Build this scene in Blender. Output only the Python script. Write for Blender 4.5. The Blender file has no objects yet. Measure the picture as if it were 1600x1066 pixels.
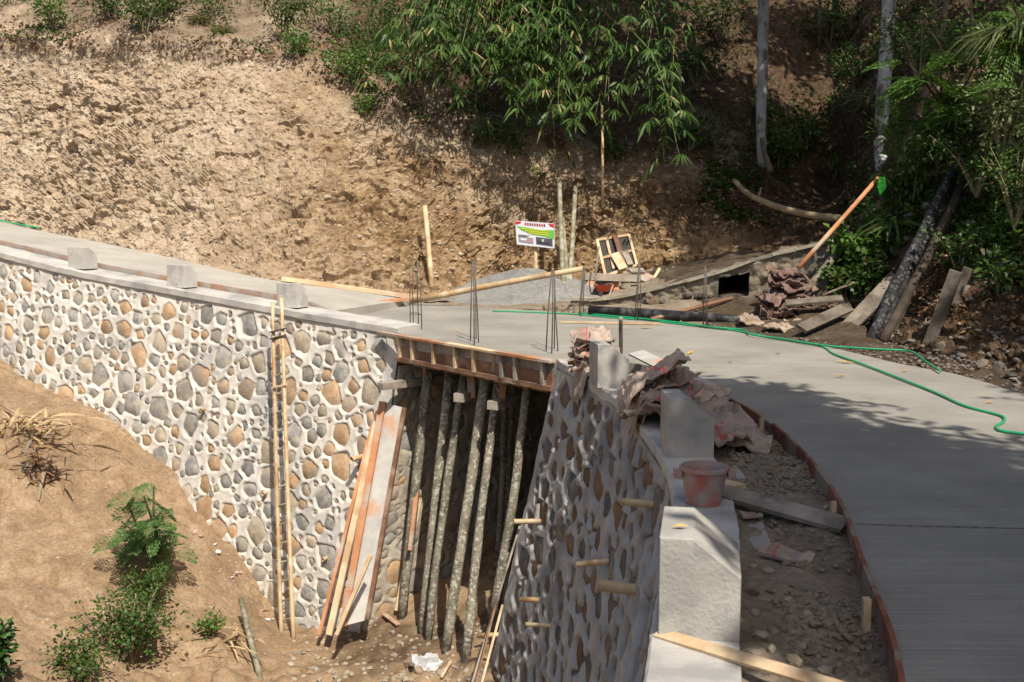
import bpy, math, random
import numpy as np
from mathutils import Vector, Matrix, Quaternion
random.seed(7)
RNG = np.random.default_rng(11)
PI = math.pi
scene = bpy.context.scene
col = scene.collection
# ------------------------------------------------------------------ camera, sky, sun, exposure
F_PX, CAM_Z = 1700.0, 1.66
PITCH = math.atan(211.0 / F_PX)
cam_d = bpy.data.cameras.new('camera')
cam = bpy.data.objects.new('camera', cam_d)
col.objects.link(cam)
cam.location = (0, 0, CAM_Z)
cam.rotation_euler = (PI / 2 - PITCH, 0, 0)
cam_d.sensor_width = 36.0
cam_d.lens = 36.0 * F_PX / 1600.0
cam_d.clip_start, cam_d.clip_end = 0.05, 600
cam_d.dof.use_dof = True
cam_d.dof.focus_distance = 10.5
cam_d.dof.aperture_fstop = 5.0
scene.camera = cam
SUN = Vector((0.20, -0.54, 0.82)).normalized()          # direction towards the sun
world = bpy.data.worlds.new('World')
scene.world = world
world.use_nodes = True
wn = world.node_tree
sky = wn.nodes.new('ShaderNodeTexSky')
sky.sky_type = 'NISHITA'
sky.sun_disc = False
sky.sun_elevation = math.asin(SUN.z)
sky.sun_rotation = math.atan2(SUN.x, SUN.y)
sky.air_density, sky.dust_density, sky.ozone_density = 1.0, 3.0, 0.4
wn.nodes['Background'].inputs['Strength'].default_value = 0.098
wn.links.new(sky.outputs['Color'], wn.nodes['Background'].inputs['Color'])
sun_d = bpy.data.lights.new('sun', 'SUN')
sun_d.energy, sun_d.angle, sun_d.color = 4.9, math.radians(0.53), (1.0, 0.93, 0.82)
sun = bpy.data.objects.new('sun', sun_d)
col.objects.link(sun)
sun.rotation_euler = (-SUN).to_track_quat('-Z', 'Y').to_euler()
sun.location = (6, -20, 30)
scene.view_settings.view_transform = 'Standard'
scene.view_settings.look = 'None'
scene.view_settings.gamma = 1.0
scene.view_settings.exposure = 0.3
scene.render.engine = 'CYCLES'
scene.cycles.use_denoising = True
scene.cycles.max_bounces = 6
scene.cycles.transparent_max_bounces = 4

# ------------------------------------------------------------------ placing: from the photo's pixels to points at a known depth or level
_Fw = Vector((0, math.cos(PITCH), -math.sin(PITCH)))
_Up = Vector((0, math.sin(PITCH), math.cos(PITCH)))
def ray(u, v):
    return Vector(((u - 800) / F_PX, 0, 0)) + _Up * ((533 - v) / F_PX) + _Fw
def P(u, v, d):
    r = ray(u, v)
    return r * (d / r.y) + Vector((0, 0, CAM_Z))
def G(u, v, z=0.0):
    r = ray(u, v)
    return r * ((z - CAM_Z) / r.z) + Vector((0, 0, CAM_Z))
def pix(p):
    q = Vector(p) - Vector((0, 0, CAM_Z))
    w = q.dot(_Fw)
    return 800 + F_PX * q.x / w, 533 - F_PX * q.dot(_Up) / w

# ------------------------------------------------------------------ noise (numpy)
def _hash(ix, iy, iz, seed):
    u = np.uint32
    h = ix * u(374761393) + iy * u(668265263) + iz * u(2246822519) + u((seed * 1274126177) & 0xffffffff)
    h = (h ^ (h >> u(13))) * u(1274126177)
    h = (h ^ (h >> u(16))) * u(2246822519)
    return ((h ^ (h >> u(15))) & u(0xffffff)).astype(np.float32) * np.float32(1 / 16777215.0)
def _int(a): return a.astype(np.int32).astype(np.uint32)
def vnoise(p, seed=0):
    i = np.floor(p); f = (p - i).astype(np.float32); f = f * f * (3 - 2 * f); i = _int(i)
    x, y, z = i[:, 0], i[:, 1], i[:, 2]; one = np.uint32(1); x1, y1, z1 = x + one, y + one, z + one
    fx, fy, fz = f[:, 0], f[:, 1], f[:, 2]
    def lx(yy, zz): a = _hash(x, yy, zz, seed); return a + (_hash(x1, yy, zz, seed) - a) * fx
    a0 = lx(y, z); a0 = a0 + (lx(y1, z) - a0) * fy
    a1 = lx(y, z1); a1 = a1 + (lx(y1, z1) - a1) * fy
    return (a0 + (a1 - a0) * fz) * 2 - 1
def fbm(p, scale=1.0, octv=4, seed=0):
    p = np.asarray(p, float) * scale
    a, r = 1.0, 0
    for o in range(octv):
        r = r + a * vnoise(p + o * 17.3, seed + o); p = p * 2.03; a *= 0.5
    return r
def facets(p, scale, seed=0, tilt=0.8):
    """chunky rock: every random cell is a tilted plane with a step to its neighbour"""
    q = np.asarray(p, float) * scale
    i = np.floor(q).astype(np.int32)
    best = np.full(len(q), 1e9); out = np.zeros(len(q)); second = np.full(len(q), 1e9)
    for dx in (-1, 0, 1):
        for dy in (-1, 0, 1):
            for dz in (-1, 0, 1):
                c = i + np.array((dx, dy, dz), dtype=np.int32); cu = c.astype(np.uint32)
                h = [_hash(cu[:, 0], cu[:, 1], cu[:, 2], seed + k) for k in range(7)]
                d = q - c - np.stack(h[:3], 1)
                dist = (d * d).sum(1)
                val = (h[3] - .5) + tilt * (d[:, 0] * (h[4] - .5) * 2 + d[:, 1] * (h[5] - .5) * 2 + d[:, 2] * (h[6] - .5) * 2)
                nb = dist < best
                second = np.where(nb, best, np.minimum(second, dist))
                out = np.where(nb, val, out); best = np.where(nb, dist, best)
    edge = np.sqrt(second) - np.sqrt(best)
    return out, edge

# ------------------------------------------------------------------ curves
def catmull(pts, n, closed=False):
    pts = [Vector(p) for p in pts]
    d = [0]
    for a, b in zip(pts, pts[1:]): d.append(d[-1] + max((b - a).length, 1e-6))
    out = []
    for k in range(n):
        t = d[-1] * k / (n - 1)
        j = 0
        while j < len(pts) - 2 and t > d[j + 1]: j += 1
        f = (t - d[j]) / (d[j + 1] - d[j])
        p1, p2 = pts[j], pts[j + 1]
        p0 = pts[j - 1] if j > 0 else p1 * 2 - p2
        p3 = pts[j + 2] if j + 2 < len(pts) else p2 * 2 - p1
        m1 = (p2 - p0) * ((d[j + 1] - d[j]) / (d[j + 1] - (d[j - 1] if j > 0 else d[j] - (d[j + 1] - d[j]))))
        m2 = (p3 - p1) * ((d[j + 1] - d[j]) / ((d[j + 2] if j + 2 < len(pts) else 2 * d[j + 1] - d[j]) - d[j]))
        f2, f3 = f * f, f * f * f
        out.append(p1 * (2 * f3 - 3 * f2 + 1) + m1 * (f3 - 2 * f2 + f) + p2 * (-2 * f3 + 3 * f2) + m2 * (f3 - f2))
    return out

# ------------------------------------------------------------------ meshes
WLOC = {}
def tag(o, label=None, cat=None, group=None, kind=None):
    if label: o['label'] = label
    if cat: o['category'] = cat
    if group: o['group'] = group
    if kind: o['kind'] = kind
    return o
def empty(name, loc, label=None, cat=None, group=None):
    o = bpy.data.objects.new(name, None)
    o.empty_display_size = 0.1
    col.objects.link(o); o.location = loc; WLOC[o.name] = Vector(loc)
    return tag(o, label, cat, group)
def mobj(name, verts, faces, mat, parent=None, smooth=False, local=True, mats=None, fmat=None):
    v = np.asarray([tuple(x) for x in verts] if not isinstance(verts, np.ndarray) else verts, dtype=np.float64)
    base = np.array([(v[:, 0].min() + v[:, 0].max()) / 2, (v[:, 1].min() + v[:, 1].max()) / 2, v[:, 2].min()]) if local else np.zeros(3)
    v = v - base
    me = bpy.data.meshes.new(name)
    me.from_pydata(v.tolist() if not isinstance(v, list) else v, [], faces if isinstance(faces, list) else faces.tolist())
    for m in (mats or [mat]): me.materials.append(m)
    if fmat is not None: me.polygons.foreach_set('material_index', np.asarray(fmat, dtype=np.int32))
    if smooth: me.polygons.foreach_set('use_smooth', np.ones(len(me.polygons), dtype=bool))
    me.update()
    o = bpy.data.objects.new(name, me)
    col.objects.link(o)
    b = Vector(base)
    WLOC[o.name] = b
    if parent is not None and parent.name not in WLOC: WLOC[parent.name] = Vector(parent.location)
    if parent is not None:
        o.parent = parent
        o.location = b - WLOC[parent.name]
    else:
        o.location = b
    return o
class MB:
    def __init__(s): s.v, s.f = [], []
    def add(s, v, f):
        n = len(s.v); s.v += [Vector(x) for x in v]; s.f += [tuple(i + n for i in q) for q in f]; return s
    def box(s, c, size, rot=None, jit=0.0):
        c = Vector(c); rot = rot or Matrix.Identity(3)
        vs = []
        for z in (-.5, .5):
            for x, y in ((-.5, -.5), (.5, -.5), (.5, .5), (-.5, .5)):
                vs.append(c + rot @ Vector((x * size[0], y * size[1], z * size[2])) + Vector([random.uniform(-jit, jit) for _ in range(3)]))
        return s.add(vs, [(3, 2, 1, 0), (4, 5, 6, 7), (0, 1, 5, 4), (1, 2, 6, 5), (2, 3, 7, 6), (3, 0, 4, 7)])
    def beam(s, a, b, w, t, up=(0, 0, 1), jit=0.0, bev=0.0):
        """board from a to b: w across, t thick (thickness along the up-ish direction)"""
        a, b, up = Vector(a), Vector(b), Vector(up)
        x = (b - a); L = x.length; x.normalize()
        y = up.cross(x); y.normalize(); z = x.cross(y)
        return s.box((a + b) / 2, (L, w, t), Matrix((x, y, z)).transposed(), jit)
    def tube(s, pts, radii, seg=8, cap=True, wob=0.0):
        pts = [Vector(p) for p in pts]; n0 = len(s.v); n = len(pts)
        if not hasattr(radii, '__len__'): radii = [radii] * n
        ref = Vector((0.13, 0.31, 0.94))
        for i, p in enumerate(pts):
            t = (pts[min(i + 1, n - 1)] - pts[max(i - 1, 0)]).normalized()
            a = t.cross(ref)
            if a.length < 1e-3: a = t.cross(Vector((1, 0, 0)))
            a.normalize(); b = t.cross(a)
            for k in range(seg):
                th = 2 * PI * k / seg
                r = radii[i] * (1 + random.uniform(-wob, wob))
                s.v.append(p + (a * math.cos(th) + b * math.sin(th)) * r)
        for i in range(n - 1):
            for k in range(seg):
                k2 = (k + 1) % seg
                s.f.append((n0 + i * seg + k, n0 + i * seg + k2, n0 + (i + 1) * seg + k2, n0 + (i + 1) * seg + k))
        if cap:
            s.f.append(tuple(n0 + k for k in range(seg))[::-1])
            s.f.append(tuple(n0 + (n - 1) * seg + k for k in range(seg)))
        return s
    def build(s, name, mat, parent=None, smooth=False): return mobj(name, s.v, s.f, mat, parent, smooth)
def grid_faces(nu, nv):
    i = np.arange(nu - 1)[:, None] * nv + np.arange(nv - 1)[None, :]
    return np.stack([i, i + nv, i + nv + 1, i + 1], -1).reshape(-1, 4)
def npv(p): return np.array([tuple(x) for x in p])
def normals_of(g):
    du = np.gradient(g, axis=0); dv = np.gradient(g, axis=1)
    n = np.cross(du, dv); return n / (np.linalg.norm(n, axis=2, keepdims=True) + 1e-9)

# ------------------------------------------------------------------ materials
MATS = {}
def material(name, c1, c2, scale=4.0, rough=0.9, bump=0.3, bscale=30.0, c3=None, s3=1.2, detail=6.0, stretch=(1, 1, 1), spec=0.25, world=False, rand=0.0, lo=0.35, hi=0.65, t3=(0.5, 0.62), trans=0.0):
    m = bpy.data.materials.new(name); m.use_nodes = True
    nt = m.node_tree; N, L = nt.nodes, nt.links
    b = N['Principled BSDF']
    tc = N.new('ShaderNodeTexCoord'); mp = N.new('ShaderNodeMapping')
    mp.inputs['Scale'].default_value = stretch
    src = tc.outputs['Object']
    if world:
        g = N.new('ShaderNodeNewGeometry'); src = g.outputs['Position']
    L.new(src, mp.inputs['Vector'])
    oi = N.new('ShaderNodeObjectInfo')
    ad = N.new('ShaderNodeVectorMath'); ad.operation = 'ADD'
    mu = N.new('ShaderNodeMath'); mu.operation = 'MULTIPLY'; mu.inputs[1].default_value = 0.0 if world else 37.0
    L.new(oi.outputs['Random'], mu.inputs[0]); L.new(mp.outputs[0], ad.inputs[0]); L.new(mu.outputs[0], ad.inputs[1])
    def noise(sc, det=detail):
        n = N.new('ShaderNodeTexNoise'); n.inputs['Scale'].default_value = sc; n.inputs['Detail'].default_value = det; n.inputs['Roughness'].default_value = 0.6
        L.new(ad.outputs[0], n.inputs['Vector']); return n.outputs['Fac']
    def ramp(fac, a, bb, ca, cb):
        r = N.new('ShaderNodeValToRGB'); e = r.color_ramp.elements
        e[0].position, e[1].position = a, bb; e[0].color, e[1].color = (*ca, 1), (*cb, 1)
        L.new(fac, r.inputs[0]); return r.outputs[0]
    c = ramp(noise(scale), lo, hi, c1, c2)
    if c3 is not None:
        mx = N.new('ShaderNodeMix'); mx.data_type = 'RGBA'
        f = ramp(noise(s3), t3[0], t3[1], (0, 0, 0), (1, 1, 1))
        L.new(f, mx.inputs['Factor']); L.new(c, mx.inputs['A']); mx.inputs['B'].default_value = (*c3, 1)
        c = mx.outputs['Result']
    if rand:
        hs = N.new('ShaderNodeHueSaturation')
        mr = N.new('ShaderNodeMapRange'); mr.inputs['To Min'].default_value = 1 - rand; mr.inputs['To Max'].default_value = 1 + rand
        L.new(oi.outputs['Random'], mr.inputs['Value']); L.new(mr.outputs[0], hs.inputs['Value']); L.new(c, hs.inputs['Color'])
        c = hs.outputs['Color']
    L.new(c, b.inputs['Base Color'])
    b.inputs['Roughness'].default_value = rough
    b.inputs['Specular IOR Level'].default_value = spec
    if trans: b.inputs['Subsurface Weight'].default_value = 0.0
    if bump:
        bp = N.new('ShaderNodeBump'); bp.inputs['Strength'].default_value = bump; bp.inputs['Distance'].default_value = 0.02
        L.new(noise(bscale, 5.0), bp.inputs['Height']); L.new(bp.outputs[0], b.inputs['Normal'])
    m['c'] = 1
    MATS[name] = m
    return m
def leaf_material(name, c1, c2, c3=None, trans=0.35, t3=(0.62, 0.68), s3=2.0):
    m = bpy.data.materials.new(name); m.use_nodes = True
    nt = m.node_tree; N, L = nt.nodes, nt.links
    b = N['Principled BSDF']; out = N['Material Output']
    g = N.new('ShaderNodeNewGeometry')
    r = N.new('ShaderNodeValToRGB'); e = r.color_ramp.elements
    e[0].color, e[1].color = (*c1, 1), (*c2, 1)
    L.new(g.outputs['Random Per Island'], r.inputs[0])
    c = r.outputs[0]
    if c3 is not None:
        n = N.new('ShaderNodeTexWhiteNoise'); n.noise_dimensions = '1D'
        L.new(g.outputs['Random Per Island'], n.inputs['W'])
        f = N.new('ShaderNodeMath'); f.operation = 'GREATER_THAN'; f.inputs[1].default_value = t3[0]
        L.new(n.outputs['Value'], f.inputs[0])
        mx = N.new('ShaderNodeMix'); mx.data_type = 'RGBA'
        L.new(f.outputs[0], mx.inputs['Factor']); L.new(c, mx.inputs['A']); mx.inputs['B'].default_value = (*c3, 1)
        c = mx.outputs['Result']
    L.new(c, b.inputs['Base Color'])
    b.inputs['Roughness'].default_value = 0.45; b.inputs['Specular IOR Level'].default_value = 0.4
    t = N.new('ShaderNodeBsdfTranslucent'); L.new(c, t.inputs['Color'])
    ms = N.new('ShaderNodeMixShader'); ms.inputs[0].default_value = trans
    L.new(b.outputs[0], ms.inputs[1]); L.new(t.outputs[0], ms.inputs[2]); L.new(ms.outputs[0], out.inputs['Surface'])
    return m
M = {}
M['mortar'] = material('mortar', (.48, .445, .39), (.62, .585, .52), 2.2, .95, .35, 45, c3=(.40, .38, .35), s3=.9, world=True)
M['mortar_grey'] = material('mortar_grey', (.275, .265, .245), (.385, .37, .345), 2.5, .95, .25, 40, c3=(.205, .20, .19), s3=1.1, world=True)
M['cap_concrete'] = material('cap_concrete', (.38, .36, .33), (.54, .52, .47), 3, .92, .3, 50, c3=(.30, .29, .275), s3=1.5, world=True)
M['block_concrete'] = material('block_concrete', (.31, .295, .265), (.45, .43, .385), 3.5, .93, .35, 60, c3=(.28, .275, .265), s3=4, rand=.08)
M['stone_brown_shaded'] = material('stone_brown_shaded', (.10, .06, .034), (.19, .115, .065), 8, .9, .5, 25, c3=(.15, .12, .10), s3=3, rand=.22)  # these three: darkened copies of the wall stones, shade put into the colour
M['stone_grey_shaded'] = material('stone_grey_shaded', (.065, .064, .062), (.15, .146, .138), 9, .9, .5, 25, c3=(.20, .17, .13), s3=4, rand=.25)
M['stone_tan_shaded'] = material('stone_tan_shaded', (.10, .083, .062), (.19, .16, .12), 8, .9, .5, 25, c3=(.12, .11, .10), s3=3, rand=.2)
M['stone_orange'] = material('stone_orange', (.33, .205, .11), (.48, .34, .21), 8, .9, .5, 25, c3=(.30, .25, .20), s3=3, rand=.22)
M['stone_grey'] = material('stone_grey', (.17, .165, .155), (.33, .315, .285), 9, .9, .5, 25, c3=(.36, .32, .25), s3=4, rand=.25)
M['stone_tan'] = material('stone_tan', (.30, .25, .175), (.43, .37, .28), 8, .9, .5, 25, c3=(.25, .22, .19), s3=3, rand=.2)
M['concrete_road'] = None
M['wood_orange'] = material('wood_orange', (.36, .155, .07), (.52, .25, .125), 3, .8, .3, 40, c3=(.42, .33, .26), s3=2.2, stretch=(1, 1, 1), rand=.15)
M['wood_red'] = material('wood_red', (.14, .070, .042), (.26, .14, .085), 4, .85, .3, 40, c3=(.30, .22, .16), s3=2.0, rand=.15)
M['wood_pale'] = material('wood_pale', (.50, .37, .22), (.64, .50, .33), 4, .8, .25, 40, c3=(.45, .30, .17), s3=2.5, rand=.12)
M['wood_grey'] = material('wood_grey', (.24, .205, .165), (.40, .35, .29), 4, .9, .35, 45, c3=(.17, .145, .12), s3=3, rand=.15)
M['wood_weathered'] = material('wood_weathered', (.12, .10, .078), (.25, .21, .165), 4, .92, .4, 45, c3=(.09, .07, .05), s3=3, rand=.2)
M['wood_dark'] = material('wood_dark', (.045, .035, .028), (.10, .075, .055), 5, .9, .4, 40, rand=.2)
M['bamboo'] = material('bamboo', (.44, .32, .18), (.58, .45, .28), 5, .55, .15, 30, c3=(.42, .25, .11), s3=4, rand=.12, spec=.4)
M['bamboo_grey'] = material('bamboo_grey', (.16, .15, .095), (.27, .25, .165), 6, .7, .2, 30, c3=(.34, .32, .26), s3=6, rand=.15)
M['lichen_pole'] = material('lichen_pole', (.085, .076, .055), (.22, .195, .145), 5, .92, .6, 30, c3=(.38, .365, .30), s3=26, rand=.25, t3=(.52, .62))
M['charred'] = material('charred', (.012, .012, .013), (.035, .034, .036), 9, .8, .8, 30, c3=(.15, .145, .14), s3=22, t3=(.52, .66))
M['rebar'] = material('rebar', (.06, .055, .052), (.13, .105, .09), 20, .6, .3, 60, spec=.4)
M['black_pipe'] = material('black_pipe', (.012, .012, .013), (.03, .03, .031), 6, .45, .1, 20, c3=(.10, .095, .085), s3=4)
M['soil'] = None
M['sack'] = None
M['red_plastic'] = material('red_plastic', (.36, .10, .075), (.42, .15, .12), 7, .65, .25, 30, c3=(.33, .275, .25), s3=9, t3=(.34, .58))
M['barrow_red'] = material('barrow_red', (.34, .045, .02), (.42, .065, .03), 6, .5, .1, 20, c3=(.2, .05, .03), s3=5)
M['hose_green'] = material('hose_green', (.018, .30, .12), (.025, .36, .16), 6, .35, .05, 20, spec=.5)
M['white_plastic'] = material('white_plastic', (.40, .40, .40), (.54, .54, .54), 10, .5, .3, 30)
M['rock'] = material('rock', (.19, .155, .115), (.31, .265, .21), 6, .95, .7, 22, c3=(.27, .21, .14), s3=3, rand=.25)
M['rock_dark'] = material('rock_dark', (.11, .095, .08), (.20, .18, .15), 6, .95, .7, 22, c3=(.15, .10, .065), s3=3, rand=.25)
M['bark_pale'] = material('bark_pale', (.34, .33, .32), (.55, .54, .52), 5, .95, .6, 25, c3=(.14, .12, .10), s3=3.5, stretch=(1, 1, .6))
M['bark_brown'] = material('bark_brown', (.10, .075, .05), (.20, .155, .11), 6, .95, .7, 25, stretch=(1, 1, .4))
M['twig'] = material('twig', (.20, .15, .095), (.33, .26, .17), 6, .9, .3, 25)
M['leaf_bamboo'] = leaf_material('leaf_bamboo', (.022, .070, .012), (.115, .195, .04), (.42, .32, .15), .38, (.94, 1))
M['leaf_shrub'] = leaf_material('leaf_shrub', (.022, .065, .012), (.10, .17, .03), (.17, .12, .05), .35, (.93, 1))
M['leaf_bright'] = leaf_material('leaf_bright', (.06, .15, .02), (.14, .24, .045), None, .4)
M['leaf_feather'] = leaf_material('leaf_feather', (.035, .12, .03), (.09, .19, .05), None, .35)
M['leaf_canopy'] = leaf_material('leaf_canopy', (.02, .06, .012), (.06, .12, .025), None, .25)
M['leaf_dry'] = leaf_material('leaf_dry', (.16, .085, .04), (.34, .20, .10), (.10, .06, .035), .15, (.7, 1))
M['leaf_yellow'] = material('leaf_yellow', (.50, .30, .06), (.58, .36, .09), 8, .6, .1, 20)
M['straw'] = leaf_material('straw', (.40, .28, .14), (.60, .46, .27), None, .2)
M['grass_dry'] = leaf_material('grass_dry', (.20, .15, .06), (.13, .17, .045), None, .3)
def nodes_of(name):
    m = bpy.data.materials.new(name); m.use_nodes = True
    return m, m.node_tree.nodes, m.node_tree.links, m.node_tree.nodes['Principled BSDF']
def n_noise(N, L, vec, sc, det=6, rough=.6, dist=0.0):
    n = N.new('ShaderNodeTexNoise'); n.inputs['Scale'].default_value = sc; n.inputs['Detail'].default_value = det
    n.inputs['Roughness'].default_value = rough; n.inputs['Distortion'].default_value = dist
    L.new(vec, n.inputs['Vector']); return n.outputs['Fac']
def n_ramp(N, L, fac, stops):
    r = N.new('ShaderNodeValToRGB'); e = r.color_ramp.elements
    while len(e) < len(stops): e.new(0.5)
    for k, (p, c) in enumerate(stops): e[k].position = p; e[k].color = (*c, 1)
    L.new(fac, r.inputs[0]); return r.outputs[0]
def n_mix(N, L, fac, a, b, mode='MIX'):
    mx = N.new('ShaderNodeMix'); mx.data_type = 'RGBA'; mx.blend_type = mode
    for k, x in (('Factor', fac), ('A', a), ('B', b)):
        if isinstance(x, (int, float)): mx.inputs[k].default_value = x
        elif isinstance(x, tuple): mx.inputs[k].default_value = (*x, 1)
        else: L.new(x, mx.inputs[k])
    return mx.outputs['Result']
def n_bump(N, L, b, pairs):
    prev = None
    for h, st, dist in pairs:
        bp = N.new('ShaderNodeBump'); bp.inputs['Strength'].default_value = st; bp.inputs['Distance'].default_value = dist
        L.new(h, bp.inputs['Height'])
        if prev is not None: L.new(prev, bp.inputs['Normal'])
        prev = bp.outputs[0]
    L.new(prev, b.inputs['Normal'])
def make_soil(name, base, pale, dark, warm, warm_w=(0.5, 0.7), humus=None):
    m, N, L, b = nodes_of(name)
    pos = N.new('ShaderNodeNewGeometry').outputs['Position']
    c = n_ramp(N, L, n_noise(N, L, pos, 3.2, 9, .68, .4), [(.28, dark), (.46, base), (.66, pale)])
    f = n_ramp(N, L, n_noise(N, L, pos, .55, 4), [(warm_w[0], (0, 0, 0)), (warm_w[1], (1, 1, 1))])
    c = n_mix(N, L, f, c, warm)
    sp = n_ramp(N, L, n_noise(N, L, pos, 22, 6, .75), [(.33, (.62, .60, .58)), (.55, (1, 1, 1)), (.75, (1.18, 1.17, 1.15))])
    c = n_mix(N, L, 1.0, c, sp, 'MULTIPLY')
    if humus:
        at = N.new('ShaderNodeAttribute'); at.attribute_name = 'humus'
        ac = N.new('ShaderNodeAttribute'); ac.attribute_name = 'clay'
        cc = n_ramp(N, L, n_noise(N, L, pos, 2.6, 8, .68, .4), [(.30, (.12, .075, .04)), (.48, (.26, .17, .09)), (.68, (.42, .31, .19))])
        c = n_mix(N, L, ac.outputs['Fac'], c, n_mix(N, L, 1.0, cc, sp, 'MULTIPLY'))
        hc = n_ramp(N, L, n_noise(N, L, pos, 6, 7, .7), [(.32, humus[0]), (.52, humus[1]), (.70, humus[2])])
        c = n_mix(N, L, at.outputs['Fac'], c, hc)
    L.new(c, b.inputs['Base Color']); b.inputs['Roughness'].default_value = .97; b.inputs['Specular IOR Level'].default_value = .1
    n_bump(N, L, b, [(n_noise(N, L, pos, 9, 8, .7), .6, .06), (n_noise(N, L, pos, 45, 5, .7), .5, .015)])
    return m
M['hill_soil'] = make_soil('hill_soil', (.41, .315, .22), (.53, .44, .33), (.29, .215, .14), (.35, .255, .17), (.54, .74), ((.035, .026, .018), (.085, .055, .034), (.17, .11, .065)))
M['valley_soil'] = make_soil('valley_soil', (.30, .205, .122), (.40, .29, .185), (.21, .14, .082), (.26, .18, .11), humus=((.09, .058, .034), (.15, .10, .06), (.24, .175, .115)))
M['dark_soil'] = make_soil('dark_soil', (.075, .055, .038), (.14, .11, .08), (.04, .03, .022), (.10, .065, .035))
M['fill_soil'] = make_soil('fill_soil', (.25, .20, .145), (.35, .295, .225), (.16, .125, .085), (.21, .16, .105))
M['sand_grey'] = make_soil('sand_grey', (.24, .235, .22), (.30, .29, .27), (.19, .185, .175), (.22, .215, .205))
def make_road(name, c1, c2, c3):
    m, N, L, b = nodes_of(name)
    pos = N.new('ShaderNodeNewGeometry').outputs['Position']
    mp = N.new('ShaderNodeMapping'); mp.inputs['Scale'].default_value = (.35, 5.0, 1); L.new(pos, mp.inputs['Vector'])
    c = n_ramp(N, L, n_noise(N, L, pos, 1.1, 7, .62), [(.34, c1), (.64, c2)])
    f = n_ramp(N, L, n_noise(N, L, mp.outputs[0], 1.6, 5, .6), [(.50, (0, 0, 0)), (.80, (.6, .6, .6))])
    c = n_mix(N, L, f, c, c3)
    c = n_mix(N, L, 1.0, c, n_ramp(N, L, n_noise(N, L, pos, 60, 4, .7), [(.3, (.86, .86, .86)), (.65, (1.06, 1.06, 1.06))]), 'MULTIPLY')
    L.new(c, b.inputs['Base Color']); b.inputs['Roughness'].default_value = .88; b.inputs['Specular IOR Level'].default_value = .25
    mb = N.new('ShaderNodeMapping'); mb.inputs['Scale'].default_value = (.5, 34.0, 1); mb.inputs['Rotation'].default_value = (0, 0, .06); L.new(pos, mb.inputs['Vector'])
    br_n = n_noise(N, L, mb.outputs[0], 1.6, 4, .65, .15)
    c = n_mix(N, L, 1.0, c, n_ramp(N, L, br_n, [(.34, (.89, .89, .89)), (.60, (1.03, 1.03, 1.03))]), 'MULTIPLY'); L.new(c, b.inputs['Base Color'])
    n_bump(N, L, b, [(br_n, .75, .013), (n_noise(N, L, pos, 70, 4, .6), .15, .006)])
    return m
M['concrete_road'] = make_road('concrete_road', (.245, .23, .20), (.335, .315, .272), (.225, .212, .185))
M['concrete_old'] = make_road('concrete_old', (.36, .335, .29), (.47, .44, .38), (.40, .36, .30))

# ------------------------------------------------------------------ key lines of the place
FW_TOP = [P(-190, 357, 19.4), P(0, 402, 18.0), P(118, 431, 17.2), P(287, 463, 16.3), P(405, 485, 15.6), P(540, 509, 14.85), P(600, 519, 14.5), P(626, 524, 14.32)]
NW_TOP = [Vector((-2.6, -3.2, 0)), Vector((-.9, 0, 0)), Vector((-.2, 1.6, 0)), Vector((.23, 2.7, 0)), Vector((.46, 3.6, 0)), Vector((.63, 4.5, 0)), Vector((.86, 5.6, 0)), Vector((1.0, 6.8, 0)), Vector((1.0, 8.0, 0)), Vector((.92, 9.3, 0)), Vector((.74, 10.5, 0)), Vector((.50, 11.75, 0))]
class Wall:
    """battered masonry face: s metres along the top, h metres below it"""
    def __init__(w, top, batter, flip):
        w.pts = catmull(top, 600); d = [0]
        for a, b in zip(w.pts, w.pts[1:]): d.append(d[-1] + (b - a).length)
        w.S = np.array(d); w.L = d[-1]; w.T = npv(w.pts); w.b = batter
        t = np.gradient(w.T, axis=0); t[:, 2] = 0; t /= np.linalg.norm(t, axis=1, keepdims=True)
        w.N = np.stack([t[:, 1], -t[:, 0], 0 * t[:, 0]], 1) * (1 if flip else -1)
    def top(w, s): return np.stack([np.interp(s, w.S, w.T[:, k]) for k in range(3)], -1)
    def nor(w, s):
        n = np.stack([np.interp(s, w.S, w.N[:, k]) for k in range(3)], -1)
        return n / np.linalg.norm(n, axis=-1, keepdims=True)
    def at(w, s, h, out=0.0):
        s = np.asarray(s, float); h = np.asarray(h, float)
        n = w.nor(s); p = w.top(s) + n * (w.b * h + out)[..., None]
        p[..., 2] -= h; return p
    def under(w, u, v, s0, s1, h1=4.8):
        """the point of the face seen at pixel (u, v)"""
        ss, hh = np.meshgrid(np.linspace(s0, s1, 260), np.linspace(0, h1, 200), indexing='ij')
        g = w.at(ss, hh) - np.array((0, 0, CAM_Z))
        wd = g @ np.array(_Fw)
        U = 800 + F_PX * g[..., 0] / wd; V = 533 - F_PX * (g @ np.array(_Up)) / wd
        e = (U - u) ** 2 + (V - v) ** 2; k = np.unravel_index(np.argmin(e), e.shape)
        s, h = ss[k], hh[k]
        return Vector(w.at(s, h)), Vector(w.nor(s)), s, h
FWALL = Wall(FW_TOP, .22, True)       # left to right along the far wall, face towards the valley
NWALL = Wall(NW_TOP, .22, False)
def offset_line(wall, s, off, dz=0.0):
    p = wall.top(np.asarray(s, float)) - wall.nor(np.asarray(s, float)) * off
    p[..., 2] += dz; return p

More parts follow.
